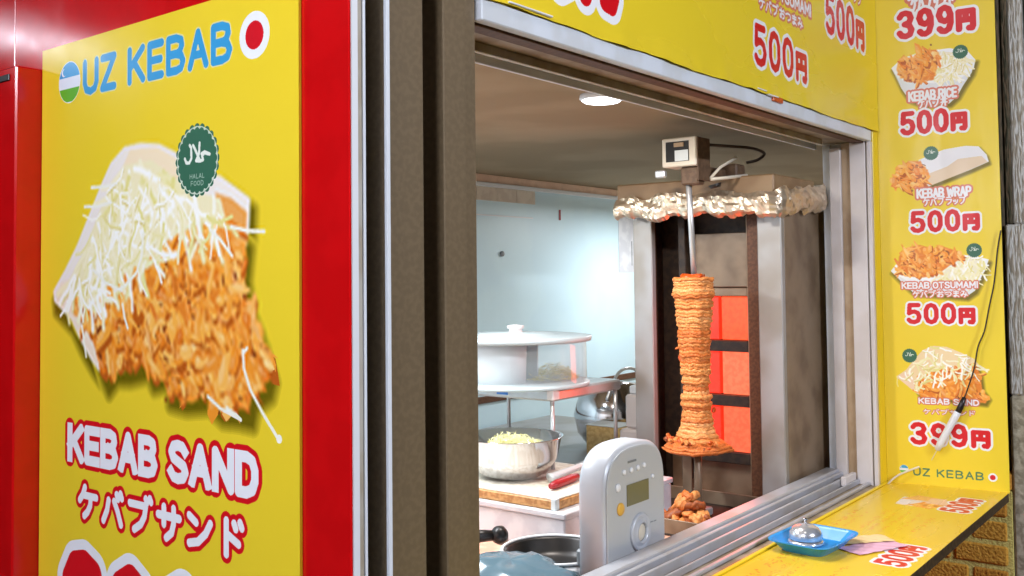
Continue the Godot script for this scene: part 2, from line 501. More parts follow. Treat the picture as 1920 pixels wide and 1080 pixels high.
func seal(cv: Dictionary, p: Vector2, r: float, big: bool) -> void:
	var green := Color8(58, 106, 82)
	for k in 24:
		disc(cv, p + Vector2(cos(TAU * k / 24), sin(TAU * k / 24)) * r * 0.9, r * 0.12, green)
	disc(cv, p, r * 0.94, Color8(206, 218, 196) if big else green)
	for k in 24:
		disc(cv, p + Vector2(cos(TAU * k / 24), sin(TAU * k / 24)) * r * 0.8, r * 0.115, green)
	disc(cv, p, r * 0.86, green)
	var w := Color8(232, 236, 222)
	text(cv, ["halal"], p + Vector2(-r * .62, -r * .55), p + Vector2(r * .62, r * .2), 0.062 if big else 0.05, [[0, w]])
	if big:
		text(cv, "HALAL", p + Vector2(-r * .34, r * .36), p + Vector2(r * .34, r * .5), 0.09, [[0, Color8(150, 176, 156)]])
		text(cv, "FOOD", p + Vector2(-r * .3, r * .56), p + Vector2(r * .3, r * .7), 0.09, [[0, Color8(150, 176, 156)]])
func flag_round(cv: Dictionary, p: Vector2, r: float) -> void:
	disc(cv, p, r * 1.04, Color8(236, 240, 244))
	for y in range(int(p.y - r), int(p.y + r)):
		var t := (y - p.y) / r
		var s := sqrt(maxf(0.0, 1.0 - t * t)) * r
		var c := Color8(62, 160, 212) if t < -0.27 else (Color8(228, 234, 242) if t < 0.3 else Color8(96, 178, 42))
		span(cv.img, y, p.x - s, p.x + s, cv.w, c)
	disc(cv, p + Vector2(-r * .55, -r * .52), r * 0.2, Color8(236, 240, 244))
	disc(cv, p + Vector2(-r * .47, -r * .54), r * 0.17, Color8(62, 160, 212))
func sun_round(cv: Dictionary, p: Vector2, r: float) -> void:
	disc(cv, p, r, Color8(236, 238, 242))
	disc(cv, p, r * 0.6, Color8(206, 26, 38))
func printed(cv: Dictionary, rough := 0.28) -> StandardMaterial3D:
	var img: Image = cv.img
	img.generate_mipmaps()
	var m := plain(Color.WHITE, rough)
	m.albedo_texture = ImageTexture.create_from_image(img)
	m.roughness_texture = two_tone(Color(1, 1, 1), Color(.72, .72, .72), noise_img(0.012, 51), .25, .8)
	return m
func at_px(cv: Dictionary, uv: Vector2) -> Vector2:
	# photo pixel -> canvas pixel, through the plane the board lies in
	var q: Vector2 = cv.plane.call(uv.x, uv.y)
	return Vector2((q.x - cv.left) * cv.ppm, (q.y - cv.top) * cv.ppm * cv.get("down", -1.0))
func pts_px(cv: Dictionary, flat: Array) -> Array:
	var out := []
	for i in range(0, flat.size(), 2):
		out.append(at_px(cv, Vector2(flat[i], flat[i + 1])))
	return out
const RED := Color8(214, 22, 32)
const WHITE := Color8(238, 238, 242)
const YELLOW := Color8(236, 207, 48)
func price(cv: Dictionary, s: String, u0: float, v0: float, u1: float, v1: float, weight := 0.1) -> void:
	text(cv, s, at_px(cv, Vector2(u0, v0)), at_px(cv, Vector2(u1, v1)), weight, [[0.09, WHITE], [0, RED]], 0.34, 0.76)
func caption(cv: Dictionary, s: String, kana: String, u0: float, v0: float, u1: float, v1: float, ku0: float, kv0: float, ku1: float, kv1: float) -> void:
	var pink := Color8(214, 120, 96)
	text(cv, s, at_px(cv, Vector2(u0, v0)), at_px(cv, Vector2(u1, v1)), 0.1, [[0.16, pink]], 0.24)
	text(cv, kana, at_px(cv, Vector2(ku0, kv0)), at_px(cv, Vector2(ku1, kv1)), 0.075, [[0.14, pink], [0, WHITE]], 0.26)
	text(cv, s, at_px(cv, Vector2(u0, v0)), at_px(cv, Vector2(u1, v1)), 0.1, [[0, WHITE]], 0.24)

func caption_at(cv: Dictionary, s: String, kana: String, a: Rect2, b: Rect2) -> void:
	# rectangles in metres on the board: left, top, width, height
	var pink := Color8(214, 120, 96)
	var k: float = cv.ppm
	var o := Vector2(cv.left, cv.top)
	var a0 := Vector2(a.position.x - o.x, o.y - a.position.y) * k
	var b0 := Vector2(b.position.x - o.x, o.y - b.position.y) * k
	text(cv, s, a0, a0 + a.size * k, 0.1, [[0.2, pink]], 0.24)
	text(cv, kana, b0, b0 + b.size * k, 0.085, [[0.18, pink], [0, WHITE]], 0.26)
	text(cv, s, a0, a0 + a.size * k, 0.1, [[0, WHITE]], 0.24)

func print_poster() -> Dictionary:
	var cv := canvas(0.722, 1.40, 1024, -0.817, 1.926, YELLOW)
	cv.plane = func(u, v): var q := hx(u, v, 0.0); return Vector2(q.z, q.y)
	flag_round(cv, at_px(cv, Vector2(136.5, 155)), 0.036 * cv.ppm)
	text(cv, "UZ KEBAB", at_px(cv, Vector2(162, 114)), at_px(cv, Vector2(442, 117)), 0.1, [[0.035, Color8(224, 218, 150)], [0, Color8(58, 156, 208)]], 0.27)
	sun_round(cv, at_px(cv, Vector2(483.5, 67)), 0.035 * cv.ppm)
	# the sandwich
	var bread := pts_px(cv, [240, 275, 270, 268, 305, 270, 335, 285, 360, 312, 420, 330, 476, 372, 474, 430, 466, 480, 458, 520, 400, 560, 330, 600, 240, 640, 192, 696, 178, 676, 158, 640, 140, 600, 108, 566, 106, 545, 128, 505, 150, 460, 172, 405, 196, 345, 214, 305])
	var meat := pts_px(cv, [262, 452, 300, 448, 350, 430, 400, 400, 440, 410, 470, 440, 464, 500, 470, 560, 486, 600, 500, 640, 514, 688, 508, 716, 480, 738, 474, 770, 446, 764, 418, 762, 392, 738, 350, 742, 320, 734, 318, 712, 334, 690, 290, 704, 280, 680, 246, 690, 222, 690, 206, 714, 196, 690, 178, 630, 150, 590, 130, 545, 170, 540, 210, 520, 240, 490])
	var shade := Color8(112, 98, 14)
	print_shadow(cv, bread, Vector2(10, 26), 22.0, shade, YELLOW)
	print_shadow(cv, meat, Vector2(12, 30), 24.0, shade, YELLOW)
	fill(cv, bread, Color8(240, 232, 222))
	fill(cv, pts_px(cv, [410, 362, 440, 372, 470, 398, 466, 470, 440, 520, 420, 440]), Color8(236, 164, 84))
	fill(cv, pts_px(cv, [250, 282, 300, 276, 340, 300, 350, 340, 300, 330, 262, 350, 220, 420, 200, 400]), Color8(246, 226, 190))
	fill(cv, pts_px(cv, [120, 530, 150, 520, 190, 560, 200, 620, 190, 690, 160, 640, 140, 598, 112, 566]), Color8(244, 226, 204))
	print_meat(cv, meat, 1100, 28.0)
	var greens := pts_px(cv, [240, 310, 290, 300, 330, 330, 370, 360, 420, 372, 430, 410, 390, 420, 340, 440, 290, 470, 260, 500, 230, 520, 200, 540, 160, 560, 128, 540, 160, 480, 180, 430, 200, 380, 216, 340])
	fill(cv, greens, Color8(242, 232, 188))
	print_shreds(cv, greens, 320, 100.0, 6.0)
	soften(cv, bread + meat, 7.0)
	print_shreds(cv, greens, 210, 90.0, 3.4)
	for s in [[178, 352, 205, 350, 225, 345], [165, 388, 190, 387, 215, 380], [440, 425, 470, 433, 502, 434], [275, 438, 272, 480, 262, 512, 240, 536, 222, 545], [180, 505, 205, 530, 235, 545], [236, 570, 240, 595, 246, 615], [400, 430, 420, 450, 442, 480], [462, 656, 464, 690, 476, 730, 500, 775, 520, 808, 530, 824], [470, 652, 462, 662], [160, 610, 164, 640, 168, 668], [396, 742, 420, 765, 456, 784], [432, 764, 448, 776, 458, 786]]:
		stroke(cv, pts_px(cv, s), 4.2, Color8(244, 242, 228))
	disc(cv, at_px(cv, Vector2(530, 822)), 9.0, Color8(246, 244, 232))
	soften(cv, bread + meat, 5.0)
	seal(cv, at_px(cv, Vector2(376, 301)), 0.056 * cv.ppm, true)
	# names and price
	var tl := at_px(cv, Vector2(133, 790))
	var br := at_px(cv, Vector2(492, 938))
	text(cv, "KEBAB SAND", tl, br, 0.125, [[0.12, RED], [0, WHITE]], 0.27, 1.0, true)
	text(cv, "ケバブサンド", at_px(cv, Vector2(152, 902)), at_px(cv, Vector2(464, 1054)), 0.105, [[0.12, RED], [0, WHITE]], 0.36)
	var p := at_px(cv, Vector2(122, 1016))
	text(cv, "399円", p, p + Vector2(0.6, 0.25) * cv.ppm, 0.11, [[0.07, WHITE], [0, RED]], 0.3, 0.76)
	return cv

const WING_O := Vector3(2.218, 0.85, 0.0)
const WING_D := Vector3(0.1330, 0.0113, 0.9911)
func wing_at(s: float, h: float) -> Vector3:
	# point of the side board: s metres out from the wall, h metres above its lower edge
	return WING_O + WING_D * s + Vector3(-0.006, 1.0, 0.0) * h
func wing_hit(u: float, v: float) -> Vector2:
	var n := WING_D.cross(Vector3(-0.006, 1, 0)).normalized()
	var r := ray(u, v)
	var q := EYE + r * ((WING_O - EYE).dot(n) / r.dot(n)) - WING_O
	# solve q = WING_D * s + up * h
	var s := q.z / WING_D.z
	return Vector2(s, q.y - WING_D.y * s)
const WING_W := 0.337
const WING_H := 1.62
func bowl_print(cv: Dictionary, rim: Array, lower: Array, meat: Array, rice: Array) -> void:
	print_shadow(cv, lower, Vector2(6, 10), 12.0, Color8(120, 104, 14), YELLOW)
	fill(cv, lower, Color8(226, 228, 232))
	fill(cv, rim, Color8(244, 244, 246))
	fill(cv, rice, Color8(240, 232, 206))
	print_shreds(cv, rice, 130, 40.0, 2.4)
	print_meat(cv, meat, 170, 18.0)
	soften(cv, rim + lower + meat + rice, 2.0)
func print_wing() -> Dictionary:
	var cv := canvas(WING_W, WING_H, 426, 0.0, WING_H, YELLOW)
	cv.plane = func(u, v): return wing_hit(u, v)
	# top item: only its last line and price show
	caption(cv, "KEBAB SAND", "ケバブサンド", 1700, -30, 1800, -12, 1706, -6, 1790, 11)
	price(cv, "399円", 1680, 22, 1831, 56)
	bowl_print(cv, pts_px(cv, [1671, 128, 1690, 110, 1730, 96, 1780, 90, 1815, 96, 1829, 112, 1826, 128, 1800, 148, 1750, 156, 1710, 154, 1684, 145]), pts_px(cv, [1671, 128, 1829, 112, 1822, 136, 1806, 160, 1795, 180, 1780, 194, 1730, 196, 1704, 186, 1690, 166, 1680, 145]), pts_px(cv, [1682, 140, 1692, 124, 1690, 106, 1714, 112, 1720, 95, 1756, 93, 1762, 110, 1756, 130, 1750, 150, 1712, 152]), pts_px(cv, [1756, 96, 1790, 98, 1812, 108, 1808, 128, 1790, 142, 1752, 150]))
	seal(cv, at_px(cv, Vector2(1800.5, 97)), 0.021 * cv.ppm, false)
	caption(cv, "KEBAB RICE", "ケバブ丼", 1702, 172, 1795, 182, 1720, 186, 1777, 198)
	price(cv, "500円", 1687, 210, 1815, 244)
	# wrap
	var wrap := pts_px(cv, [1722, 300, 1740, 292, 1770, 280, 1810, 273, 1835, 274, 1850, 290, 1854, 303, 1820, 318, 1780, 334, 1740, 350, 1732, 340])
	var filling := pts_px(cv, [1670, 350, 1676, 334, 1688, 312, 1704, 302, 1722, 302, 1738, 320, 1738, 346, 1720, 354, 1690, 352])
	print_shadow(cv, wrap, Vector2(3, 9), 9.0, Color8(120, 104, 14), YELLOW)
	fill(cv, wrap, Color8(238, 236, 238))
	fill(cv, pts_px(cv, [1738, 340, 1740, 326, 1776, 312, 1796, 298, 1840, 292, 1852, 303, 1800, 326, 1745, 348]), Color8(232, 208, 178))
	print_meat(cv, filling, 150, 17.0)
	soften(cv, wrap + filling, 2.0)
	seal(cv, at_px(cv, Vector2(1745.5, 287)), 0.021 * cv.ppm, false)
	caption(cv, "KEBAB WRAP", "ケバブラップ", 1718, 354, 1822, 367, 1730, 371, 1812, 382)
	price(cv, "500円", 1706, 396, 1838, 432)
	# otsumami
	bowl_print(cv, pts_px(cv, [1670, 508, 1684, 490, 1720, 480, 1790, 476, 1830, 480, 1854, 486, 1848, 506, 1836, 524, 1760, 530, 1700, 526]), pts_px(cv, [1670, 508, 1853, 488, 1840, 520, 1828, 545, 1812, 556, 1712, 548, 1692, 530]), pts_px(cv, [1682, 512, 1686, 480, 1700, 464, 1724, 459, 1750, 466, 1762, 460, 1800, 472, 1806, 482, 1780, 498, 1756, 516, 1730, 520, 1700, 518]), pts_px(cv, [1750, 520, 1782, 498, 1806, 480, 1840, 484, 1848, 494, 1836, 520, 1800, 526]))
	seal(cv, at_px(cv, Vector2(1826.5, 469)), 0.021 * cv.ppm, false)
	caption(cv, "KEBAB OTSUMAMI", "ケバブおつまみ", 1690, 529, 1834, 540, 1711, 545, 1815, 557)
	price(cv, "500円", 1699, 568, 1830, 608)
	# sandwich
	var top := pts_px(cv, [1680, 706, 1700, 692, 1712, 676, 1730, 656, 1750, 648, 1775, 650, 1800, 660, 1826, 672, 1836, 684, 1832, 700, 1800, 710, 1760, 712, 1720, 722])
	var fill_in := pts_px(cv, [1714, 720, 1740, 700, 1770, 690, 1800, 690, 1826, 680, 1838, 700, 1842, 730, 1854, 746, 1848, 756, 1800, 750, 1760, 748, 1726, 744])
	print_shadow(cv, fill_in, Vector2(4, 8), 10.0, Color8(120, 104, 14), YELLOW)
	fill(cv, top, Color8(240, 214, 166))
	fill(cv, pts_px(cv, [1680, 706, 1700, 696, 1724, 720, 1730, 744, 1715, 735, 1700, 722]), Color8(240, 210, 180))
	print_meat(cv, fill_in, 170, 15.0)
	print_shreds(cv, top, 130, 40.0, 2.6)
	soften(cv, top + fill_in, 2.0)
	seal(cv, at_px(cv, Vector2(1705.5, 666.5)), 0.021 * cv.ppm, false)
	caption(cv, "KEBAB SAND", "ケバブサンド", 1722, 745, 1836, 761, 1731, 766, 1828, 780)
	price(cv, "399円", 1706, 790, 1858, 842)
	flag_round(cv, at_px(cv, Vector2(1695, 879)), 0.0125 * cv.ppm)
	text(cv, "UZ KEBAB", at_px(cv, Vector2(1712, 876)), at_px(cv, Vector2(1845, 901)), 0.085, [[0, Color8(70, 122, 92)]], 0.3)
	sun_round(cv, at_px(cv, Vector2(1861.5, 895)), 0.0125 * cv.ppm)
	return cv

func print_fascia() -> Dictionary:
	var cv := canvas(2.208, 0.62, 2048, 0.0, 2.55, YELLOW)
	cv.plane = func(u, v): var q := hz(u, v, 0.0); return Vector2(q.x, q.y)
	var p: Vector2 = Vector2(0.19, 2.55 - 2.20) * cv.ppm
	text(cv, "500円", p, Vector2(0.685, 2.55 - 1.985) * cv.ppm, 0.1, [[0.075, WHITE], [0, RED]], 0.28, 0.8)
	caption_at(cv, "KEBAB OTSUMAMI", "ケバブおつまみ", Rect2(1.25, 2.222, .415, .036), Rect2(1.325, 2.172, .28, .03))
	price(cv, "500円", 1411, 40, 1512, 160, 0.09)
	price(cv, "500円", 1545, -18, 1620, 100, 0.09)
	caption_at(cv, "KEBAB WRAP", "ケバブラップ", Rect2(1.78, 2.385, .34, .036), Rect2(1.82, 2.335, .26, .03))
	return cv

func scribble(cv: Dictionary, a: Vector2, b: Vector2, h: float, c: Color) -> void:
	# faded lines of print too worn to read
	var n := int((b - a).length() / (h * 1.3))
	for i in n:
		if rng.randf() < 0.2:
			continue
		var p := a.lerp(b, float(i) / n)
		for k in 3:
			var q := p + Vector2(rng.randf_range(-.4, .4), rng.randf_range(-.5, .5)) * h
			capsule(cv, q, q + Vector2(rng.randf_range(-.5, .5), rng.randf_range(-.5, .5)) * h, h * 0.1, c)
func print_shelf() -> Dictionary:
	var cv := canvas(1.95, 0.332, 1400, 0.32, 0.0, Color8(229, 192, 42))
	cv.down = 1.0
	cv.plane = func(u, v): var q := hy(u, v, 0.858); return Vector2(q.x, q.z)
	var o := Color8(222, 128, 22)
	for r in [[1.62, 0.05, 1.86, 0.05, .016], [1.62, 0.075, 1.80, 0.075, .01], [1.62, 0.115, 1.86, 0.115, .01], [1.62, 0.14, 1.84, 0.14, .01], [1.62, 0.165, 1.86, 0.165, .01], [1.66, 0.20, 1.86, 0.20, .01], [1.66, 0.235, 1.84, 0.235, .016], [1.08, 0.06, 1.30, 0.06, .018], [1.08, 0.09, 1.28, 0.09, .011], [1.10, 0.12, 1.26, 0.12, .01], [1.10, 0.20, 1.28, 0.20, .012]]:
		scribble(cv, Vector2(r[0] - .32, r[1]) * cv.ppm, Vector2(r[2] - .32, r[3]) * cv.ppm, r[4] * cv.ppm, o)
	text(cv, "500円", Vector2(1.335 - .32, .235) * cv.ppm, Vector2(1.525 - .32, .305) * cv.ppm, 0.1, [[0.12, WHITE], [0, RED]], 0.3, 0.8)
	text(cv, "500円", Vector2(1.925 - .32, .222) * cv.ppm, Vector2(2.115 - .32, .297) * cv.ppm, 0.1, [[0.1, WHITE], [0, RED]], 0.3, 0.8)
	# cup of food
	var c := at_px(cv, Vector2(1722, 938))
	var k: float = cv.ppm
	fill(cv, [c + Vector2(-.07, -.045) * k, c + Vector2(.03, -.05) * k, c + Vector2(.04, .0) * k, c + Vector2(-.03, .05) * k, c + Vector2(-.075, .03) * k], Color8(226, 216, 214))
	print_meat(cv, [c + Vector2(-.06, -.01) * k, c + Vector2(.0, .02) * k, c + Vector2(-.02, .075) * k, c + Vector2(-.085, .05) * k], 60, 10.0)
	fill(cv, [c + Vector2(.0, -.05) * k, c + Vector2(.07, -.02) * k, c + Vector2(.06, .04) * k, c + Vector2(.01, .03) * k], Color8(238, 176, 96))
	fill(cv, [c + Vector2(-.02, .02) * k, c + Vector2(.05, .02) * k, c + Vector2(.06, .06) * k, c + Vector2(-.02, .08) * k], Color8(238, 190, 160))
	return cv

# ---------------------------------------------------------------- the place
const WIN_L := 0.274
const WIN_R := 2.136
const SILL := 0.855

func area_lamp(parent: Node, at: Vector3, size: Vector2, c: Color, e: float, turn: Vector3) -> void:
	var l := AreaLight3D.new()
	l.name = "light"
	l.area_size = size
	l.light_color = c
	l.light_energy = e
	l.shadow_enabled = true
	l.area_range = 8.0
	parent.add_child(l, true)
	l.position = at
	l.rotation_degrees = turn

func tube_lamp(called: String, label: String, at: Vector3, length: float, along_x: bool, c: Color, e: float, glow_e: float, turn := Vector3(-90, 0, 0)) -> void:
	# ceiling batten with a bare fluorescent tube hanging under it
	var t := thing(called, label, "lamp", at)
	var d := Vector3(1, 0, 0) if along_x else Vector3(0, 0, 1)
	var s := Vector3(0, 0, 1) if along_x else Vector3(1, 0, 0)
	part(t, "housing", box(-d * length * .5 - s * .05 - Vector3(0, .0, 0), d * length * .5 + s * .05 + Vector3(0, .05, 0), .006), M.white)
	for k in [-1, 1]:
		part(t, "end_cap", box(d * k * length * .5 - d * .015 - s * .025 - Vector3(0, .055, 0), d * k * length * .5 + d * .015 + s * .025, .004), M.white)
	var st := mb(false)
	tube(st, [-d * (length * .5 - .02) - Vector3(0, .03, 0), d * (length * .5 - .02) - Vector3(0, .03, 0)], 0.016, 12)
	part(t, "tube", st, glow(c, glow_e))
	area_lamp(t, Vector3(0, -.055, 0), Vector2(length - .1, .09) if along_x or turn.y != 0.0 else Vector2(.09, length - .1), c, e, turn)

func build_light() -> void:
	var cam := Camera3D.new()
	cam.name = "camera"
	add_child(cam)
	cam.transform = Transform3D(Basis(AX, AY, AZ), EYE)
	cam.projection = Camera3D.PROJECTION_FRUSTUM
	cam.near = 0.05
	cam.far = 200.0
	cam.size = 0.05 * 1080.0 / FOC
	cam.frustum_offset = Vector2(0, -(540.0 - CY) / FOC * 0.05)
	cam.current = true
	var we := WorldEnvironment.new()
	we.name = "environment"
	var e := Environment.new()
	e.background_mode = Environment.BG_SKY
	var sky := Sky.new()
	var sm := ProceduralSkyMaterial.new()
	sm.sky_top_color = Color(0.05, 0.06, 0.09)
	sm.sky_horizon_color = Color(0.10, 0.09, 0.09)
	sm.ground_bottom_color = Color(0.03, 0.03, 0.03)
	sm.ground_horizon_color = Color(0.08, 0.075, 0.07)
	sky.sky_material = sm
	e.sky = sky
	e.background_energy_multiplier = 0.35
	e.tonemap_mode = Environment.TONE_MAPPER_LINEAR
	e.tonemap_exposure = 1.5
	e.sdfgi_enabled = true
	e.ssao_enabled = true
	e.ssil_enabled = true
	we.environment = e
	add_child(we)

func build_lamps() -> void:
	var cool := Color(0.93, 0.95, 1.0)
	# arcade lamps, over the street side of the stall (outside the frame; the first is mirrored in the red wall, the others are added)
	tube_lamp("arcade_lamp", "fluorescent batten under the arcade roof by the red cabinet end", Vector3(-0.86, 2.44, -2.62), 0.62, true, cool, 0.32, 2.2)
	tube_lamp("arcade_lamp", "added fluorescent batten under the arcade roof lighting the sandwich poster evenly", Vector3(-2.0, 2.44, 0.2), 1.2, false, cool, 4.6, 9.0, Vector3(-32, -90, 0))  # unseen lamp added to light the poster evenly
	tube_lamp("arcade_lamp", "added fluorescent batten on a beam giving front light to the serving window", Vector3(0.4, 2.74, 3.4), 1.2, true, cool, 9.5, 5.0, Vector3(-30, 0, 0))  # unseen lamp added as front light for the sign and window
	tube_lamp("awning_lamp", "short tube lamp above the counter over the window sign", Vector3(0.18, 2.80, 0.44), 0.4, true, Color(1.0, 0.96, 0.9), 0.15, 3.0)
	# inside
	var t := thing("ceiling_lamp", "small round white lamp glowing on the sooty kitchen ceiling", "lamp", hy(1128, 181, 1.946))
	var st := mb(false)
	lathe(st, [Vector2(0, .004), Vector2(.054, .004), Vector2(.056, -.006), Vector2(.050, -.010)], 32)
	part(t, "rim", st, M.white)
	st = mb(false)
	lathe(st, [Vector2(.049, -.009), Vector2(.044, -.014), Vector2(.02, -.018), Vector2(0, -.019)], 32)
	part(t, "diffuser", st, glow(Color(0.95, 0.97, 1.0), 4.0))
	area_lamp(t, Vector3(0, -.025, 0), Vector2(.09, .09), Color(1.0, 0.97, 0.93), 0.6, Vector3(-90, 0, 0))
	tube_lamp("kitchen_lamp", "fluorescent batten on the kitchen ceiling above the white chest", Vector3(0.80, 1.895, -1.0), 0.9, true, Color(0.95, 0.98, 1.0), 1.75, 3.0)
	tube_lamp("kitchen_lamp", "added fluorescent batten hidden behind the doner grill brightening the back wall", Vector3(3.42, 1.895, -1.15), 0.5, true, Color(0.95, 0.98, 1.0), 1.15, 3.0)  # unseen lamp added behind the hood to brighten the back wall

func build_setting() -> void:
	var g := part(self, "ground", box(Vector3(-30, -0.2, -30), Vector3(30, 0, 30), 0.01), M.asphalt)
	g.set_meta("kind", "structure")
	var a := thing("arcade_roof", "pale flat arcade roof on posts over the street side", "roof")
	part(a, "ceiling_panel", box(Vector3(-3.2, 2.5, -3.9), Vector3(-0.12, 2.58, 2.4), .005), M.canopy)
	for z in [-3.8, 2.3]:
		for x in [-3.1, -0.3]:
			if x < -1 or z > 0:
				part(a, "post", box(Vector3(x - .04, 0, z - .04), Vector3(x + .04, 2.499, z + .04), .005), M.plaster)
	part(a, "beam", box(Vector3(-.8, 2.791, 3.3), Vector3(1.6, 2.87, 3.5), .005), M.canopy)
	for x in [-0.75, 1.55]:
		part(a, "post", box(Vector3(x - .04, 0, 3.36), Vector3(x + .04, 2.79, 3.44), .005), M.plaster)

func build_stall() -> void:
	var s := thing("kebab_stall", "kebab stall with red walls and a wide serving window", "stall")
	# red side
	var w := part(s, "side_wall", box(Vector3(.0045, .0, -2.4), Vector3(.05, 2.495, -.032), .002), M.white)
	part(w, "red_sheet", box(Vector3(0, .05, -.9365), Vector3(.004, 2.45, 0), .001), M.red)
	part(w, "red_sheet", box(Vector3(0, .05, -2.4), Vector3(.004, 2.45, -.939), .001), M.red)
	var c := part(s, "side_cabinet", box(Vector3(-.053, .02, -1.9), Vector3(-.0005, 1.893, -.820), .003), M.red)
	part(c, "latch_slot", box(Vector3(-.056, 1.868, -.9), Vector3(-.0525, 1.88, -.842), .001), M.black)
	# corner and parked sashes
	var f := part(s, "corner_frame", box(Vector3(.0046, .4, -.03), Vector3(.0175, 2.35, -.0005), .001), M.white)
	part(f, "corner_channel", box(Vector3(.0177, .4, -.04), Vector3(.0265, 2.35, -.003), .001), M.alu_worn)
	part(f, "corner_fin", box(Vector3(.0275, .4, -.04), Vector3(.032, 2.35, -.0015), .0005), M.fin)
	part(f, "corner_rib", box(Vector3(.0322, .4, -.10), Vector3(.051, 2.35, -.034), .001), M.bronze)
	part(f, "gap_shade_strip", box(Vector3(.0512, .4, -.10), Vector3(.0718, 2.35, -.05), .001), M.gap_shade)  # dark strip standing in for the shade deep in the corner gap
	part(f, "corner_fin", box(Vector3(.072, .4, -.0075), Vector3(.0785, 2.35, -.0015), .0005), M.fin)
	var p := part(s, "parked_sash", box(Vector3(.072, .4, -.11), Vector3(.154, 2.35, -.008), .002), M.bronze)
	part(p, "sash_groove", box(Vector3(.1542, .4, -.11), Vector3(.1958, 2.35, -.085), .001), M.bronze)
	part(p, "sash_stile", box(Vector3(.196, .4, -.11), Vector3(.247, 2.35, -.006), .002), M.bronze)
	part(p, "sash_edge", box(Vector3(.2472, .4, -.11), Vector3(WIN_L + .004, 2.35, -.012), .002), M.bronze)
	# window head
	var h := part(s, "window_head", box(Vector3(WIN_L + .005, 1.906, -.168), Vector3(2.16, 1.945, -.021), .001), M.track)
	part(h, "head_band", box(Vector3(WIN_L + .006, 1.903, -.020), Vector3(2.148, 1.938, 0), .002), M.alu)
	part(h, "head_lip", box(Vector3(WIN_L + .006, 1.899, -.052), Vector3(2.135, 1.9055, -.0205), .001), M.rusty)
	part(h, "head_rail", box(Vector3(WIN_L + .006, 1.889, -.118), Vector3(2.02, 1.9055, -.106), .001), M.alu_worn)
	part(h, "head_rail", box(Vector3(WIN_L + .006, 1.888, -.168), Vector3(2.12, 1.9055, -.161), .001), M.fin)
	# jamb on the right
	var j := part(s, "window_jamb", box(Vector3(2.1425, SILL, -.15), Vector3(2.16, 1.9025, -.002), .001), M.alu_worn)
	part(j, "jamb_strip", box(Vector3(2.138, SILL, -.150), Vector3(2.1422, 1.9025, -.126), .001), M.alu)
	part(j, "jamb_strip", box(Vector3(2.128, SILL, -.1255), Vector3(2.1422, 1.889, -.092), .001), M.jamb)
	part(j, "jamb_recess", box(Vector3(2.1405, SILL, -.0915), Vector3(2.1423, 1.9025, -.0645), .0003), M.tan)
	part(j, "jamb_strip", box(Vector3(2.134, SILL, -.064), Vector3(2.1422, 1.9025, -.0165), .001), M.jamb)
	part(j, "jamb_strip", box(Vector3(2.134, SILL, -.0115), Vector3(2.148, 1.9025, 0), .001), M.jamb)
	# sill
	var l := part(s, "window_sill", box(Vector3(WIN_L + .005, .78, -.158), Vector3(2.1365, .8575, -.001), .001), M.track)
	part(l, "sill_ridge", box(Vector3(WIN_L + .006, .8577, -.034), Vector3(2.133, .8665, -.022), .002), M.sill)
	part(l, "sill_ridge", box(Vector3(WIN_L + .006, .8577, -.062), Vector3(2.133, .873, -.056), .001), M.sill)
	part(l, "sill_ridge", box(Vector3(WIN_L + .006, .8577, -.088), Vector3(2.133, .884, -.080), .001), M.sill)
	part(l, "sill_ridge", box(Vector3(WIN_L + .006, .8577, -.116), Vector3(2.127, .890, -.104), .002), M.sill)
	part(l, "sill_ridge", box(Vector3(WIN_L + .006, .8577, -.158), Vector3(2.127, .898, -.1162), .003), M.sill)
	var b := hx(1608, 893, 2.10)
	part(l, "sash_stop", box(Vector3(2.03, .866, -.078), Vector3(2.127, .893, -.0635), .002), M.jamb)
	# walls above, below and beside the window
	part(s, "lintel", box(Vector3(.05, 1.9455, -.168), Vector3(2.3, 2.5, -.021), .002), M.yellow)
	part(s, "front_wall", box(Vector3(.0165, .0, -.15), Vector3(2.3, .7795, -.055), .002), M.red)
	part(s, "wall_strip", box(Vector3(2.1605, .70, -.05), Vector3(2.30, 1.9453, -.0005), .002), M.yellow)
	# kitchen shell
	part(s, "kitchen_ceiling", box(Vector3(.05, 1.95, -1.80), Vector3(4.0, 2.0, -.1685), .001), M.ceiling)
	var kb := part(s, "back_wall", box(Vector3(.05, .0, -1.82), Vector3(4.0, 1.9495, -1.755), .001), M.back_wall)
	part(kb, "peach_strip", box(Vector3(.06, 1.915, -1.7548), Vector3(3.98, 1.949, -1.749), .001), M.peach)
	part(kb, "wall_rail", box(Vector3(.06, 1.896, -1.7548), Vector3(3.98, 1.914, -1.738), .002), M.white)
	for i in 9:
		part(kb, "tile", box(Vector3(1.5 + i * .142, 1.835, -1.7548), Vector3(1.5 + i * .142 + .139, 1.8955, -1.750), .001), M.tile)
	part(kb, "dado_rail", box(Vector3(.06, 1.768, -1.7548), Vector3(2.76, 1.774, -1.752), .001), M.white)
	part(kb, "red_mark", box(Vector3(2.97, 1.77, -1.7548), Vector3(2.985, 1.82, -1.7525), .0005), M.red_handle)
	part(kb, "wall_hook", knob(.012, .01, Vector3(hz(940, 476, -1.755).x, hz(940, 476, -1.755).y, -1.7548)), M.grey)
	var sl := hz(1184, 475, -1.755)
	part(kb, "wall_slot", box(Vector3(sl.x - .004, sl.y - .065, -1.7548), Vector3(sl.x + .004, sl.y + .065, -1.752), .0005), M.grey)
	var se := hz(1160, 475, -1.755)
	part(kb, "wall_panel", box(Vector3(se.x, sl.y - .10, -1.7548), Vector3(sl.x + .3, 1.895, -1.7525), .001), M.chest)
	part(kb, "skirting", box(Vector3(.06, .955, -1.7548), Vector3(3.98, .985, -1.745), .002), M.rusty)
	part(s, "kitchen_end_wall", box(Vector3(4.0005, .0, -1.82), Vector3(4.06, 2.0, -.10), .001), M.tile)
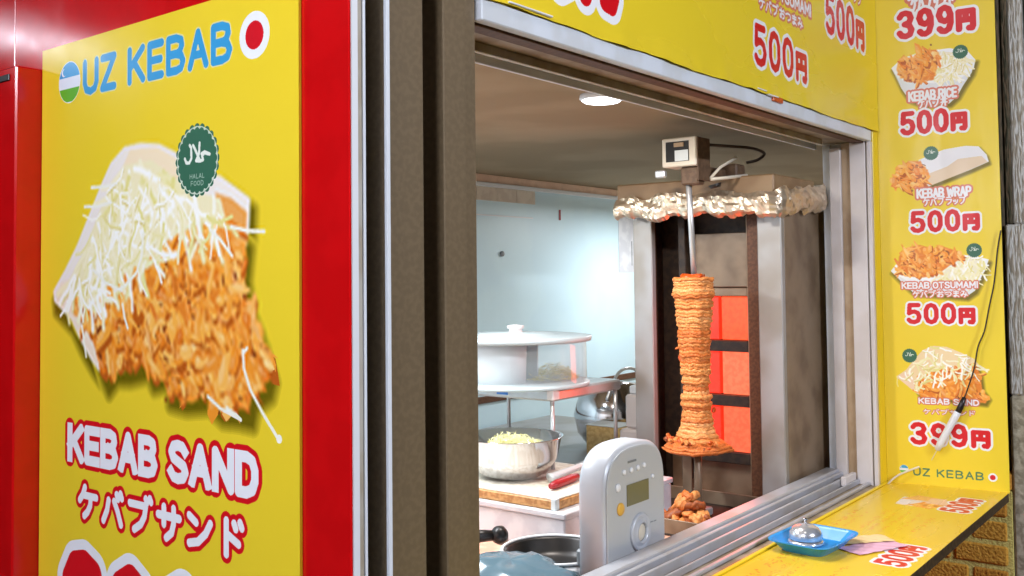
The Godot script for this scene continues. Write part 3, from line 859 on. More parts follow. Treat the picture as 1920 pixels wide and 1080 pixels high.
	part(s, "front_wall", box(Vector3(2.3005, .0, -.168), Vector3(4.0, 2.5, -.06), .002), M.tile)
	part(s, "kitchen_floor", box(Vector3(.05, .02, -1.755), Vector3(4.0, .06, -.151), .001), M.floor)
	# counters in the kitchen
	part(s, "work_counter", box(Vector3(.30, .76, -1.20), Vector3(2.6, .80, -.1585), .003), M.counter)
	for x in [.34, 2.5]:
		part(s, "counter_leg", box(Vector3(x, .0605, -1.16), Vector3(x + .05, .7595, -1.11), .002), M.steel)
		part(s, "counter_leg", box(Vector3(x, .0605, -.24), Vector3(x + .05, .7595, -.19), .002), M.steel)

func build_signs() -> void:
	# poster on the red side
	var t := thing("sandwich_poster", "tall yellow poster of a kebab sandwich on the red wall", "poster")
	part(t, "board", box(Vector3(-.0055, .528, -.8165), Vector3(-.0003, 1.9255, -.0955), .001), M.yellow)
	part(t, "print", sheet(Vector3(-.0062, 1.926, -.817), Vector3(-.0062, 1.926, -.095), Vector3(-.0062, .526, -.095), Vector3(-.0062, .526, -.817)), printed(print_poster(), 0.27))
	# sign over the window: a thin sheet with a curled, uneven lower edge
	t = thing("window_sign", "wide yellow price sign over the serving window, lower edge curling", "sign")
	var n := FastNoiseLite.new()
	n.seed = 8
	n.frequency = 4.0
	var st := SurfaceTool.new()
	st.begin(Mesh.PRIMITIVE_TRIANGLES)
	st.set_smooth_group(0)
	var nx := 110
	var rows := [2.55, 2.1, 1.99, 1.96, 0.0]
	for i in nx:
		for jj in rows.size() - 1:
			var q := []
			for d in [[0, 0], [1, 0], [1, 1], [0, 1]]:
				var x: float = WIN_L + .002 + (2.2075 - WIN_L - .002) * (i + d[0]) / nx
				var y: float = rows[jj + d[1]]
				var z := 0.003
				if y < 1.0:
					y = 1.9385 + 0.006 * n.get_noise_2d(x, 0.0) - 0.0025
					z = 0.004 + 0.007 * maxf(0.0, n.get_noise_2d(x * 1.7, 9.0) + .15)
				elif y < 1.97:
					z = 0.003 + 0.003 * maxf(0.0, n.get_noise_2d(x * 1.7, 9.0) + .15)
				q.append([Vector3(x, y, z), Vector2(x / 2.208, (2.55 - y) / 0.62)])
			for k in [0, 1, 2, 0, 2, 3]:
				st.set_uv(q[k][1])
				st.add_vertex(q[k][0])
	part(t, "print", st, printed(print_fascia(), 0.3))
	part(t, "backing", box(Vector3(WIN_L + .002, 1.99, -.0205), Vector3(2.2075, 2.548, .001), .001), M.yellow)
	for e in [[1.30, 1.944, .05], [1.36, 1.938, .06], [.34, 1.944, .12]]:
		part(t, "torn_edge", box(Vector3(e[0], e[1] - .003, .001), Vector3(e[0] + e[2], e[1], .0095), .001), M.white)
	var tp := part(t, "orange_tape", box(Vector3(1.395, 1.926, .0005), Vector3(1.455, 1.939, .006), .001), M.sauce)
	# board standing out at the right of the window
	t = thing("side_menu_board", "narrow yellow menu board standing out beside the window", "menu board")
	var bas := Basis(WING_D, Vector3(-.006, 1, 0), WING_D.cross(Vector3(-.006, 1, 0)))
	part(t, "board", box(Vector3(0, 0, .0012), Vector3(WING_W, WING_H, .012), .001, Transform3D(bas, WING_O) if bas.z.x > 0 else Transform3D(Basis(bas.x, bas.y, -bas.z), WING_O)), M.yellow)
	part(t, "print", sheet(wing_at(0, WING_H), wing_at(WING_W, WING_H), wing_at(WING_W, 0), wing_at(0, 0)), printed(print_wing(), 0.5))
	# counter shelf
	t = thing("counter_shelf", "yellow printed counter shelf with dark wooden edge under the window", "shelf")
	part(t, "board", box(Vector3(.32, SILL - .026, .0), Vector3(2.258, SILL, .332), .002), M.shelf_edge)
	part(t, "print", sheet(Vector3(.32, SILL + .0016, 0.001), Vector3(2.27, SILL + .0016, 0.001), Vector3(2.27, SILL + .0016, .333), Vector3(.32, SILL + .0016, .333)), printed(print_shelf(), 0.32))
	part(t, "back_lip", box(Vector3(.32, SILL + .002, .0005), Vector3(2.2, SILL + .0065, .010), .001), M.yellow)

func build_counter_things() -> void:
	var y := SILL + .002
	# coin tray: sloping sides
	var a := hy(1423, 1012, y)
	var c := hy(1597, 1008, y)
	var cen := Vector3(1.378, y, .088)
	var t := thing("coin_tray", "bright blue plastic coin tray on the yellow counter shelf", "tray", cen)
	t.rotation.y = deg_to_rad(-4)
	var st := mb()
	var lv := func(hx_: float, hz_: float, yy: float) -> Array:
		var out := []
		for k in 24:
			var ang := TAU * k / 24.0
			var cx := signf(cos(ang)) * pow(absf(cos(ang)), 0.35)
			var cz := signf(sin(ang)) * pow(absf(sin(ang)), 0.35)
			out.append(Vector3(cx * hx_, yy, cz * hz_))
		return out
	var rings := [lv.call(.074, .052, .0), lv.call(.097, .072, .026), lv.call(.103, .078, .0275), lv.call(.103, .078, .025), lv.call(.095, .070, .0235), lv.call(.073, .051, .004)]
	for i in rings.size() - 1:
		for k in 24:
			var l := (k + 1) % 24
			poly(st, [rings[i][k], rings[i][l], rings[i + 1][l], rings[i + 1][k]], Vector3(0, 0.3, 0) if i >= 3 else Vector3(0, .015, 0))
	poly(st, rings[0], Vector3(0, .1, 0))
	part(t, "shell", st, M.tray)
	st = mb()
	poly(st, rings[-1], Vector3(0, -.1, 0))
	part(t, "floor", st, M.tray)
	# bell
	t = thing("service_bell", "small shiny steel service bell standing in the blue tray", "bell", hy(1511, 1018, y + .005))
	st = mb(false)
	lathe(st, [Vector2(0, .0), Vector2(.041, .0), Vector2(.043, .004), Vector2(.040, .008), Vector2(.030, .010)], 40)
	part(t, "base", st, M.chrome)
	st = mb(false)
	lathe(st, [Vector2(.038, .011), Vector2(.039, .014), Vector2(.037, .026), Vector2(.031, .036), Vector2(.020, .043), Vector2(.007, .046), Vector2(0, .0465)], 40)
	part(t, "dome", st, M.chrome)
	st = mb(false)
	lathe(st, [Vector2(.003, .045), Vector2(.003, .054), Vector2(.005, .055), Vector2(.005, .058), Vector2(0, .0595)], 16)
	part(t, "button", st, M.polished)
	# paper slips under the tray
	t = thing("paper_slip", "crumpled pink and cream paper slips tucked under the blue tray", "paper")
	for d in [[Vector3(1.455, y + .0012, .20), .16, .07, 24.0, rgb(226, 176, 196)], [Vector3(1.50, y + .0034, .165), .13, .06, 40.0, rgb(232, 204, 150)]]:
		st = mb()
		for i in 12:
			for q in 5:
				var v := []
				for e in [[0, 0], [1, 0], [1, 1], [0, 1]]:
					var p := Vector2((float(i + e[0]) / 12 - .5) * d[1], (float(q + e[1]) / 5 - .5) * d[2]).rotated(deg_to_rad(d[3]))
					v.append(d[0] + Vector3(p.x, absf(sin((i + e[0]) * 2.1 + q + e[1])) * .0016, p.y))
				poly(st, [v[0], v[1], v[2]], d[0] - Vector3(0, 1, 0))
				poly(st, [v[0], v[2], v[3]], d[0] - Vector3(0, 1, 0))
		part(t, "slip", st, plain(d[4], .6))
	# inline light stick on its wire, hanging in front of the side board
	t = thing("hanging_lead", "dark wire with white plastic stick hanging before the menu board", "cable")
	var off := func(u, v, g) -> Vector3:
		var q := wing_hit(u, v)
		return wing_at(q.x, q.y) + Vector3(-g, 0, 0)
	var pts := []
	for q in [[1878, 432, .010], [1872, 470, .012], [1866, 530, .014], [1857, 575, .015], [1848, 620, .015], [1836, 650, .015], [1829, 690, .016], [1818, 725, .017], [1811, 745, .018]]:
		pts.append(off.call(q[0], q[1], q[2]))
	st = mb(false)
	tube(st, smooth_path(pts), 0.0022, 8)
	part(t, "wire", st, M.cable)
	st = mb(false)
	tube(st, [off.call(1811, 744, .018), off.call(1804, 762, .018), off.call(1798, 773, .018)], [.006, .009, .009], 12)
	part(t, "plug", st, M.dark_metal)
	st = mb(false)
	tube(st, [off.call(1799, 771, .018), off.call(1794, 780, .018), off.call(1766, 830, .016), off.call(1760, 842, .015)], [.010, .0105, .0105, .008], 14)
	part(t, "stick", st, M.white)
	st = mb(false)
	tube(st, smooth_path([off.call(1761, 840, .015), off.call(1755, 850, .012), off.call(1748, 862, .008)]), .0012, 6)
	part(t, "cord_end", st, M.cream)
	t = thing("loose_cord", "short cream cord sticking out from the window corner", "cable")
	st = mb(false)
	tube(st, smooth_path([hz(1662, 911, .006), hz(1672, 900, .02), off.call(1690, 888, .02), off.call(1712, 879, .016), off.call(1726, 874, .012)]), .0032, 8)
	part(t, "cord", st, M.cream)

func build_grill() -> void:
	var t := thing("doner_grill", "upright doner grill with three rows of glowing red burners", "grill")
	part(t, "front_post", box(Vector3(1.85, .8005, -.673), Vector3(1.875, 1.702, -.604), .003), M.steel_dull)
	part(t, "front_post", box(Vector3(1.85, .8005, -.247), Vector3(1.875, 1.702, -.172), .003), M.steel_dull)
	part(t, "side_panel", box(Vector3(1.8755, .8005, -.20), Vector3(2.28, 1.702, -.1725), .002), M.greasy)
	part(t, "side_panel", box(Vector3(1.8755, .8005, -.672), Vector3(2.115, 1.702, -.645), .002), M.burnt)
	part(t, "rust_edge", box(Vector3(1.8765, .8005, -.6445), Vector3(1.90, 1.70, -.6150), .002), M.rusty)
	part(t, "back_panel", box(Vector3(1.99, .8005, -.6445), Vector3(2.01, 1.702, -.2005), .002), M.burnt)
	part(t, "heat_plate", box(Vector3(1.955, 1.46, -.53), Vector3(1.965, 1.63, -.30), .002), M.greasy)
	part(t, "heat_plate", box(Vector3(1.955, .805, -.60), Vector3(1.965, .945, -.27), .002), M.greasy)
	part(t, "burner_upright", box(Vector3(1.915, .85, -.312), Vector3(1.95, 1.68, -.285), .002), M.greasy)
	part(t, "burner_upright", box(Vector3(1.86, .81, -.284), Vector3(1.90, 1.70, -.2475), .002), M.rusty)
	part(t, "burner_upright", box(Vector3(1.915, .85, -.545), Vector3(1.95, 1.68, -.52), .002), M.burnt)
	var rows := [[1.431, 1.297], [1.262, 1.129], [1.091, .954]]
	var hot := [rgb(255, 84, 36), rgb(255, 112, 74), rgb(255, 98, 62)]
	for i in 3:
		for z in [[-.405, -.3125], [-.519, -.413]]:
			var c: Color = hot[i] if z[0] > -.45 else rgb(255, 44, 22)
			var m := glow(c, 0.95)
			m.albedo_color = rgb(120, 40, 26)
			m.emission_operator = BaseMaterial3D.EMISSION_OP_MULTIPLY
			m.emission_texture = two_tone(Color.WHITE, Color(.93, .88, .86), noise_img(.03, 40 + i))
			m.uv1_triplanar = true
			m.uv1_scale = Vector3.ONE * 6.0
			part(t, "burner", box(Vector3(1.93, rows[i][1], z[0]), Vector3(1.95, rows[i][0], z[1]), .002), m)
		part(t, "burner_bar", box(Vector3(1.918, rows[i][1] - .036, -.5195), Vector3(1.944, rows[i][1] - .0015, -.3125), .002), M.burnt)
	part(t, "burner_bar", box(Vector3(1.918, 1.4325, -.5195), Vector3(1.944, 1.458, -.3125), .002), M.greasy)
	area_lamp(t, Vector3(1.925, 1.19, -.40), Vector2(.16, .44), Color(1.0, .34, .16), 0.09, Vector3(0, 90, 0))
	# hood
	var h := part(t, "hood", box(Vector3(1.80, 1.7025, -.70), Vector3(2.115, 1.79, -.17), .004), M.hood)
	var n := FastNoiseLite.new()
	n.seed = 5
	n.frequency = 10.0
	var n2 := FastNoiseLite.new()
	n2.seed = 6
	n2.frequency = 7.0
	var st := mb()
	# crumpled foil round the hood's lower edge: path from the far end to the near corner and along the near side
	var path := [Vector3(1.79, 1.70, -.695), Vector3(1.785, 1.70, -.17), Vector3(1.80, 1.705, -.150), Vector3(2.118, 1.735, -.150)]
	var lens := [.545, .03, .32]
	var cols := 150
	var rowsn := 9
	var grid := []
	for i in cols + 1:
		var s := .895 * i / cols
		var p: Vector3
		var side := Vector3(-1, 0, 0)
		if s < .545:
			p = path[0].lerp(path[1], s / .545)
		elif s < .575:
			p = path[1].lerp(path[2], (s - .545) / .03)
			side = Vector3(-.7, 0, .7)
		else:
			p = path[2].lerp(path[3], (s - .575) / .32)
			side = Vector3(0, 0, 1)
		var col := []
		var droop := .026 * n2.get_noise_1d(s * 1.5) - (.014 if s > .5 else 0.0)
		for k in rowsn + 1:
			var v := float(k) / rowsn
			var q := p + Vector3(0, .044 * (1.0 - v) * (1.0 + .5 * n2.get_noise_2d(s, 3.0)) - .026 * v + droop * v, 0)
			q += side * (.006 + .012 * sin(v * PI) + .012 * n.get_noise_3d(q.x, q.y * 2.2, q.z * .7) + .005 * n.get_noise_3d(q.x * 3.0, q.y * 3.0, q.z * 3.0))
			q.y += .004 * n.get_noise_3d(q.z * 2.0, q.x * 2.0, q.y)
			if k == rowsn:
				q -= side * .012
			col.append(q)
		grid.append(col)
	for i in cols:
		for k in rowsn:
			var away: Vector3 = grid[i][k] + Vector3(.3, 0, -.3)
			poly(st, [grid[i][k], grid[i + 1][k], grid[i + 1][k + 1]], away)
			poly(st, [grid[i][k], grid[i + 1][k + 1], grid[i][k + 1]], away)
	part(h, "foil_wrap", st, M.foil)
	# motor above the spit
	var m0 := Vector3(1.655, 1.79, -.372)
	var mo := part(t, "motor_box", box(m0 + Vector3(-.034, .022, -.062), m0 + Vector3(.046, .105, .048), .003), M.cream)
	part(mo, "motor_side", box(m0 + Vector3(-.030, -.02, .0485), m0 + Vector3(.046, .104, .052), .001), M.bracket)
	part(mo, "motor_window", box(m0 + Vector3(-.0362, .036, -.048), m0 + Vector3(-.0342, .094, .026), .0005), M.black)
	part(mo, "rating_plate", box(m0 + Vector3(-.0378, .037, -.018), m0 + Vector3(-.0364, .068, .025), .0003), M.frosted)
	part(mo, "switch", box(m0 + Vector3(-.040, .078, -.02), m0 + Vector3(-.0364, .09, .012), .001), M.tan)
	part(mo, "gear_mount", box(m0 + Vector3(-.012, -.03, -.014), m0 + Vector3(.03, .0215, .042), .004), M.bracket)
	part(mo, "clip", box(m0 + Vector3(-.03, -.006, -.09), m0 + Vector3(-.01, .016, -.058), .004), M.steel)
	part(t, "motor_arm", box(m0 + Vector3(.02, .0, -.02), Vector3(1.86, 1.815, -.33), .003), M.bracket)
	st = mb(false)
	tube(st, smooth_path([m0 + Vector3(.046, .088, .04), hd(1365, 274, 2.86), hd(1410, 278, 2.9), hd(1433, 288, 2.95), hd(1420, 300, 2.98), hd(1400, 305, 3.0)]), .0045, 8)
	part(mo, "motor_cable", st, M.cable)
	st = mb(false)
	tube(st, [hd(1332, 334, 2.84), hd(1350, 314, 2.86), hd(1380, 296, 2.9)], .0045, 8)
	tube(st, [hd(1332, 336, 2.84), hd(1365, 333, 2.87), hd(1400, 329, 2.92)], .005, 8)
	part(mo, "bracket_rod", st, M.cream)
	part(mo, "cable_box", box(hd(1372, 325, 2.97) - Vector3(.03, .02, .02), hd(1372, 325, 2.97) + Vector3(.03, .025, .03), .004), M.bracket)
	st = mb(false)
	tube(st, [hd(1340, 345, 2.86), hd(1342, 352, 2.86)], [.02, .014], 14)
	part(mo, "knob", st, M.black)
	# spit
	st = mb(false)
	tube(st, [Vector3(1.69, .83, -.372), Vector3(1.69, .985, -.372)], .011, 14)
	part(t, "spit_foot_rod", st, M.greasy)
	st = mb(false)
	tube(st, [Vector3(1.69, 1.48, -.372), Vector3(1.662, 1.80, -.372)], .0085, 14)
	part(t, "spit_rod", st, M.steel)
	part(t, "spit_guard", box(Vector3(1.705, .83, -.43), Vector3(1.71, .97, -.40), .001), M.greasy)
	# pan under the spit
	var lo := Vector3(1.46, .8005, -.64)
	var hi := Vector3(1.845, .845, -.19)
	var d := part(t, "drip_pan", box(lo, Vector3(hi.x, .806, hi.z), .001), M.burnt)
	part(d, "pan_wall", box(Vector3(lo.x, .8062, lo.z), Vector3(lo.x + .006, hi.y, hi.z), .001), M.greasy)
	part(d, "pan_wall", box(Vector3(hi.x - .006, .8062, lo.z), hi, .001), M.greasy)
	part(d, "pan_wall", box(Vector3(lo.x + .0062, .8062, lo.z), Vector3(hi.x - .0062, hi.y, lo.z + .006), .001), M.steel)
	part(d, "pan_wall", box(Vector3(lo.x + .0062, .8062, hi.z - .006), Vector3(hi.x - .0062, hi.y, hi.z), .001), M.steel)
	part(d, "spit_foot", box(Vector3(1.66, .8062, -.40), Vector3(1.72, .8295, -.34), .004), M.steel_dull)

func slice(r: float, th: float, sd: int) -> SurfaceTool:
	# a ragged lump or scrap of meat
	var n := FastNoiseLite.new()
	n.seed = sd
	n.frequency = 1.1
	var st := mb(false)
	var segs := 20
	var rows := [[.35, .5], [.85, .45], [1.0, .1], [.95, -.35], [.3, -.5]]
	var vs := []
	for row in rows:
		var ring := []
		for k in segs:
			var a := TAU * k / segs
			var e: float = 1.0 + .35 * n.get_noise_3d(cos(a) * 1.3, sin(a) * 1.3, 0) + .2 * n.get_noise_3d(cos(a) * 4.5, sin(a) * 4.5, row[1] * 2.0)
			var dy: float = th * .5 * n.get_noise_3d(cos(a) * 2.6, sin(a) * 2.6, 7.0) * row[0]
			ring.append(Vector3(cos(a) * r * row[0] * e, row[1] * th + dy, sin(a) * r * row[0] * e * .7))
		vs.append(ring)
	rings(st, vs)
	return st
func rings(st: SurfaceTool, vs: Array) -> void:
	var segs: int = vs[0].size()
	var mid := middle3(vs[0]).lerp(middle3(vs[-1]), .5)
	for i in vs.size() - 1:
		for k in segs:
			var l := (k + 1) % segs
			poly(st, [vs[i][k], vs[i][l], vs[i + 1][l]], mid)
			poly(st, [vs[i][k], vs[i + 1][l], vs[i + 1][k]], mid)
	poly(st, vs[0], mid)
	poly(st, vs[-1], mid)
func middle3(pts: Array) -> Vector3:
	var c := Vector3.ZERO
	for p in pts:
		c += p
	return c / pts.size()
var meat_noise := FastNoiseLite.new()
func layer(prof: Array, y0: float, y1: float, grow: float, sd: int) -> SurfaceTool:
	# one pressed layer of the stack: it follows the column's common outline and sags like its neighbours
	var st := mb(false)
	var segs := 56
	var rows := [[.3, 0.0, 0.0], [.95, 0.0, 0.0], [1.0, .22, .004], [1.005, .6, .0], [.985, .92, 0.0], [.93, 1.0, 0.0], [.3, 1.0, 0.0]]
	var vs := []
	for row in rows:
		var ring := []
		for k in segs:
			var a := TAU * k / segs
			var ca := cos(a)
			var sa := sin(a)
			var sag := .0055 * meat_noise.get_noise_3d(ca * 1.6, sa * 1.6, y0 * 14.0) + .0025 * meat_noise.get_noise_3d(ca * 5.0, sa * 5.0, y0 * 30.0)
			var y: float = lerpf(y0, y1 + .0015, row[1])
			var r := .05
			for i in prof.size() - 1:
				if y >= prof[i][0] and y <= prof[i + 1][0]:
					r = lerpf(prof[i][1], prof[i + 1][1], (y - prof[i][0]) / (prof[i + 1][0] - prof[i][0]))
			# knife-shaved sides: broad flats that drift along the height
			var flat := 1.0 - .06 * absf(sin(a * 2.5 + 2.0 * meat_noise.get_noise_1d(y * 5.0)))
			r *= flat * (1.0 + .10 * meat_noise.get_noise_3d(ca * 1.4, sa * 1.4, y * 9.0 + 5.0) + .09 * meat_noise.get_noise_3d(ca * 3.0, sa * 3.0, y * 60.0 + sd))
			r += grow + .0022 * meat_noise.get_noise_3d(ca * 9.0, sa * 9.0, sd * 3.7)
			ring.append(Vector3(ca * r * row[0], y + sag * row[0], sa * r * row[0]))
		vs.append(ring)
	rings(st, vs)
	return st

func build_meat() -> void:
	var base := Vector3(1.69, .985, -.372)
	var t := thing("kebab_meat", "tall stack of sliced roasting meat on the vertical spit", "meat", base)
	var prof := [[-.02, .07], [0.0, .082], [.012, .100], [.022, .098], [.034, .078], [.05, .058], [.08, .048], [.14, .043], [.22, .042], [.30, .046], [.36, .050], [.40, .053], [.44, .057], [.48, .060], [.52, .058], [.54, .05]]
	meat_noise.seed = 12
	meat_noise.frequency = 1.0
	var y := 0.004
	var i := 0
	while y < .505:
		var th := rng.randf_range(.006, .0125)
		var o := part(t, "meat_slice", layer(prof, y, y + th, rng.randfn(0.0, .0022), i), M.meat[[0, 1, 0, 3, 1, 2][rng.randi() % 6] if y > .03 else 2])
		o.position.x = -y * .02
		y += th
		i += 1
	var o2 := part(t, "top_slice", slice(.05, .018, 77), M.sauce)
	o2.position = Vector3(-.010, y + .003, 0)
	# ragged crisp bits on the burner side and round the foot
	for k in 60:
		var a := rng.randf_range(-1.1, 1.9)
		var yy := rng.randf_range(.05, .49) if k < 24 else rng.randf_range(.008, .03)
		var rr := .05 if k < 24 else rng.randf_range(.05, .092)
		if k >= 24:
			a = rng.randf() * TAU
		var q := part(t, "crisp_bit", slice(rng.randf_range(.006, .013), rng.randf_range(.004, .008), 300 + k), [M.char, M.sauce, M.meat[2], M.meat[0]][rng.randi() % 4])
		q.position = Vector3(cos(a) * rr - yy * .02, yy + (.014 if k >= 24 else 0.0), -sin(a) * rr)
		q.rotation = Vector3(rng.randf() * 2, rng.randf() * 6, rng.randf() * 2)
	# cut meat lying in the pan
	t = thing("cut_meat", "heap of cut browned meat in the pan below the spit", "meat", Vector3(1.53, .807, -.32))
	for k in 60:
		var rr := rng.randf_range(.0, 1.0)
		var a := rng.randf() * TAU
		var q := part(t, "meat_chunk", slice(rng.randf_range(.016, .034), rng.randf_range(.012, .022), 500 + k), [M.char, M.meat[2], M.meat[0], M.meat[1], M.char][rng.randi() % 5])
		q.position = Vector3(cos(a) * rr * .06, .008 + (1.0 - rr) * rng.randf_range(.0, .085), sin(a) * rr * .10)
		q.rotation = Vector3(rng.randf_range(-.9, .9), rng.randf() * 6, rng.randf_range(-.9, .9))

func arch(x0: float, x1: float, y0: float, y1: float, inset: float) -> Array:
	var out := []
	var hw := (x1 - x0) * .5 - inset
	var cx := (x0 + x1) * .5
	var rise := .105 - inset * .5
	var ys := y1 - .105 - inset * .5
	out.append(Vector2(cx + hw, y0 + inset))
	for k in 25:
		var a := PI * k / 24.0
		out.append(Vector2(cx + signf(cos(a)) * pow(absf(cos(a)), .72) * hw, ys + pow(absf(sin(a)), .72) * rise))
	out.append(Vector2(cx - hw, y0 + inset))
	return out
func slab(st: SurfaceTool, outlines: Array, zs: Array) -> void:
	# rounded plate: a stack of outlines at depths zs, closed at both ends
	var c := Vector3.ZERO
	for p in outlines[0]:
		c += Vector3(p.x, p.y, (zs[0] + zs[-1]) * .5)
	c /= outlines[0].size()
	for i in outlines.size() - 1:
		var n: int = outlines[i].size()
		for k in n:
			var l := (k + 1) % n
			poly(st, [Vector3(outlines[i][k].x, outlines[i][k].y, zs[i]), Vector3(outlines[i][l].x, outlines[i][l].y, zs[i]), Vector3(outlines[i + 1][l].x, outlines[i + 1][l].y, zs[i + 1]), Vector3(outlines[i + 1][k].x, outlines[i + 1][k].y, zs[i + 1])], c)
	for e in [0, -1]:
		var ring := []
		for p in outlines[e]:
			ring.append(Vector3(p.x, p.y, zs[e]))
		poly(st, ring, c)

func knob(r: float, h: float, at: Vector3, bevel := .002) -> SurfaceTool:
	var st := mb(false)
	lathe(st, [Vector2(0, 0), Vector2(r, 0), Vector2(r, h - bevel), Vector2(r - bevel, h), Vector2(0, h)], 24, at, Basis(Vector3.RIGHT, PI / 2))
	return st

func build_cooker() -> void:
	var zf := -.182
	var t := thing("rice_cooker", "silver rice cooker with its lid open showing display and dial", "rice cooker")
	var x0 := .893
	var x1 := 1.158
	var y0 := .845
	var y1 := 1.127
	var st := mb(false)
	slab(st, [arch(x0, x1, y0, y1, .010), arch(x0, x1, y0, y1, .002), arch(x0, x1, y0, y1, 0), arch(x0, x1, y0, y1, 0), arch(x0, x1, y0, y1, .004)], [-.252, -.247, -.238, -.190, -.184])
	var lid := part(t, "lid", st, M.silver)
	st = mb()
	slab(st, [arch(x0, x1, y0, y1, .009), arch(x0, x1, y0, y1, .009), arch(x0, x1, y0, y1, .012)], [-.1835, -.1805, -.1795])
	part(lid, "control_panel", st, M.silver_face)
	var zc := -.1790
	var q0 := hz(1175, 910, zc)
	var q1 := hz(1216, 934, zc)
	part(lid, "display", box(Vector3(q0.x, q1.y - .002, zc - .0005), Vector3(q1.x, q0.y, zc + .0015), .0005), M.lcd)
	for b in [[1169.5, 886, .006], [1183, 881.5, .006], [1195.5, 877, .006], [1207, 872, .006], [1223, 892.5, .005], [1158, 915, .009]]:
		part(lid, "button", knob(b[2], .004, hz(b[0], b[1], zc)), M.white)
	part(lid, "button", knob(.014, .004, hz(1163, 955, zc)), M.amber)
	var nm := hz(1185, 864.5, zc)
	part(lid, "name_mark", box(nm + Vector3(-.018, -.0025, -.0003), nm + Vector3(.018, .0025, .0008), .0002), M.grey)
	var dc := hz(1200, 997, zc)
	st = mb(false)
	lathe(st, [Vector2(.042, 0), Vector2(.042, .004), Vector2(.038, .007), Vector2(.033, .004), Vector2(.030, .003), Vector2(.025, .009), Vector2(.021, .009), Vector2(.020, .003)], 40, dc, Basis(Vector3.RIGHT, PI / 2))
	part(lid, "dial", st, M.silver)
	part(lid, "dial_cap", knob(.0198, .0035, dc), M.cream)
	for k in [[1222, 978], [1228, 976]]:
		var a := hz(k[0], k[1], zc)
		part(lid, "print_mark", box(a + Vector3(-.006, -.001, -.0003), a + Vector3(.006, .001, .0006), .0002), M.grey)
	# body behind the lid, with the pot
	var bc := Vector3(1.025, .8005, -.405)
	st = mb(false)
	lathe(st, [Vector2(.0, .0), Vector2(.125, 0), Vector2(.138, .01), Vector2(.140, .03), Vector2(.136, .043), Vector2(.126, .046)], 40, bc)
	part(t, "body", st, M.white)
	st = mb(false)
	lathe(st, [Vector2(.1258, .044), Vector2(.132, .050), Vector2(.124, .050), Vector2(.116, .046), Vector2(.114, .02), Vector2(.09, .006), Vector2(0, .005)], 40, bc)
	var pot := part(t, "inner_pot", st, M.dark_metal)
	st = mb(false)
	var ring := []
	for k in 41:
		ring.append(bc + Vector3(cos(TAU * k / 40) * .128, .051, sin(TAU * k / 40) * .128))
	tube(st, ring, .004, 8, false)
	part(pot, "pot_rim", st, M.white)
	part(t, "hinge", box(Vector3(.955, .845, -.30), Vector3(1.095, .885, -.2525), .005), M.grey)

func heap(st: SurfaceTool, count: int, at: Vector3, rx: float, rz: float, h: float, length: float, w: float) -> void:
	for i in count:
		var a := rng.randf() * TAU
		var r := sqrt(rng.randf())
		var p := at + Vector3(cos(a) * r * rx, (1.0 - r * r) * h * rng.randf_range(.35, 1.0), sin(a) * r * rz)
		var d := Vector3(rng.randfn(0, 1), rng.randfn(0, .35), rng.randfn(0, 1)).normalized() * length * rng.randf_range(.4, 1.0)
		var s := d.cross(Vector3.UP).normalized() * w
		var up := Vector3(0, w * rng.randf_range(.3, 1.4), 0)
		tri(st, p - d * .5 - s, p - d * .5 + s, p + up)
		tri(st, p + up, p - d * .5 + s, p + d * .5)
		tri(st, p - d * .5 - s, p + up, p + d * .5)

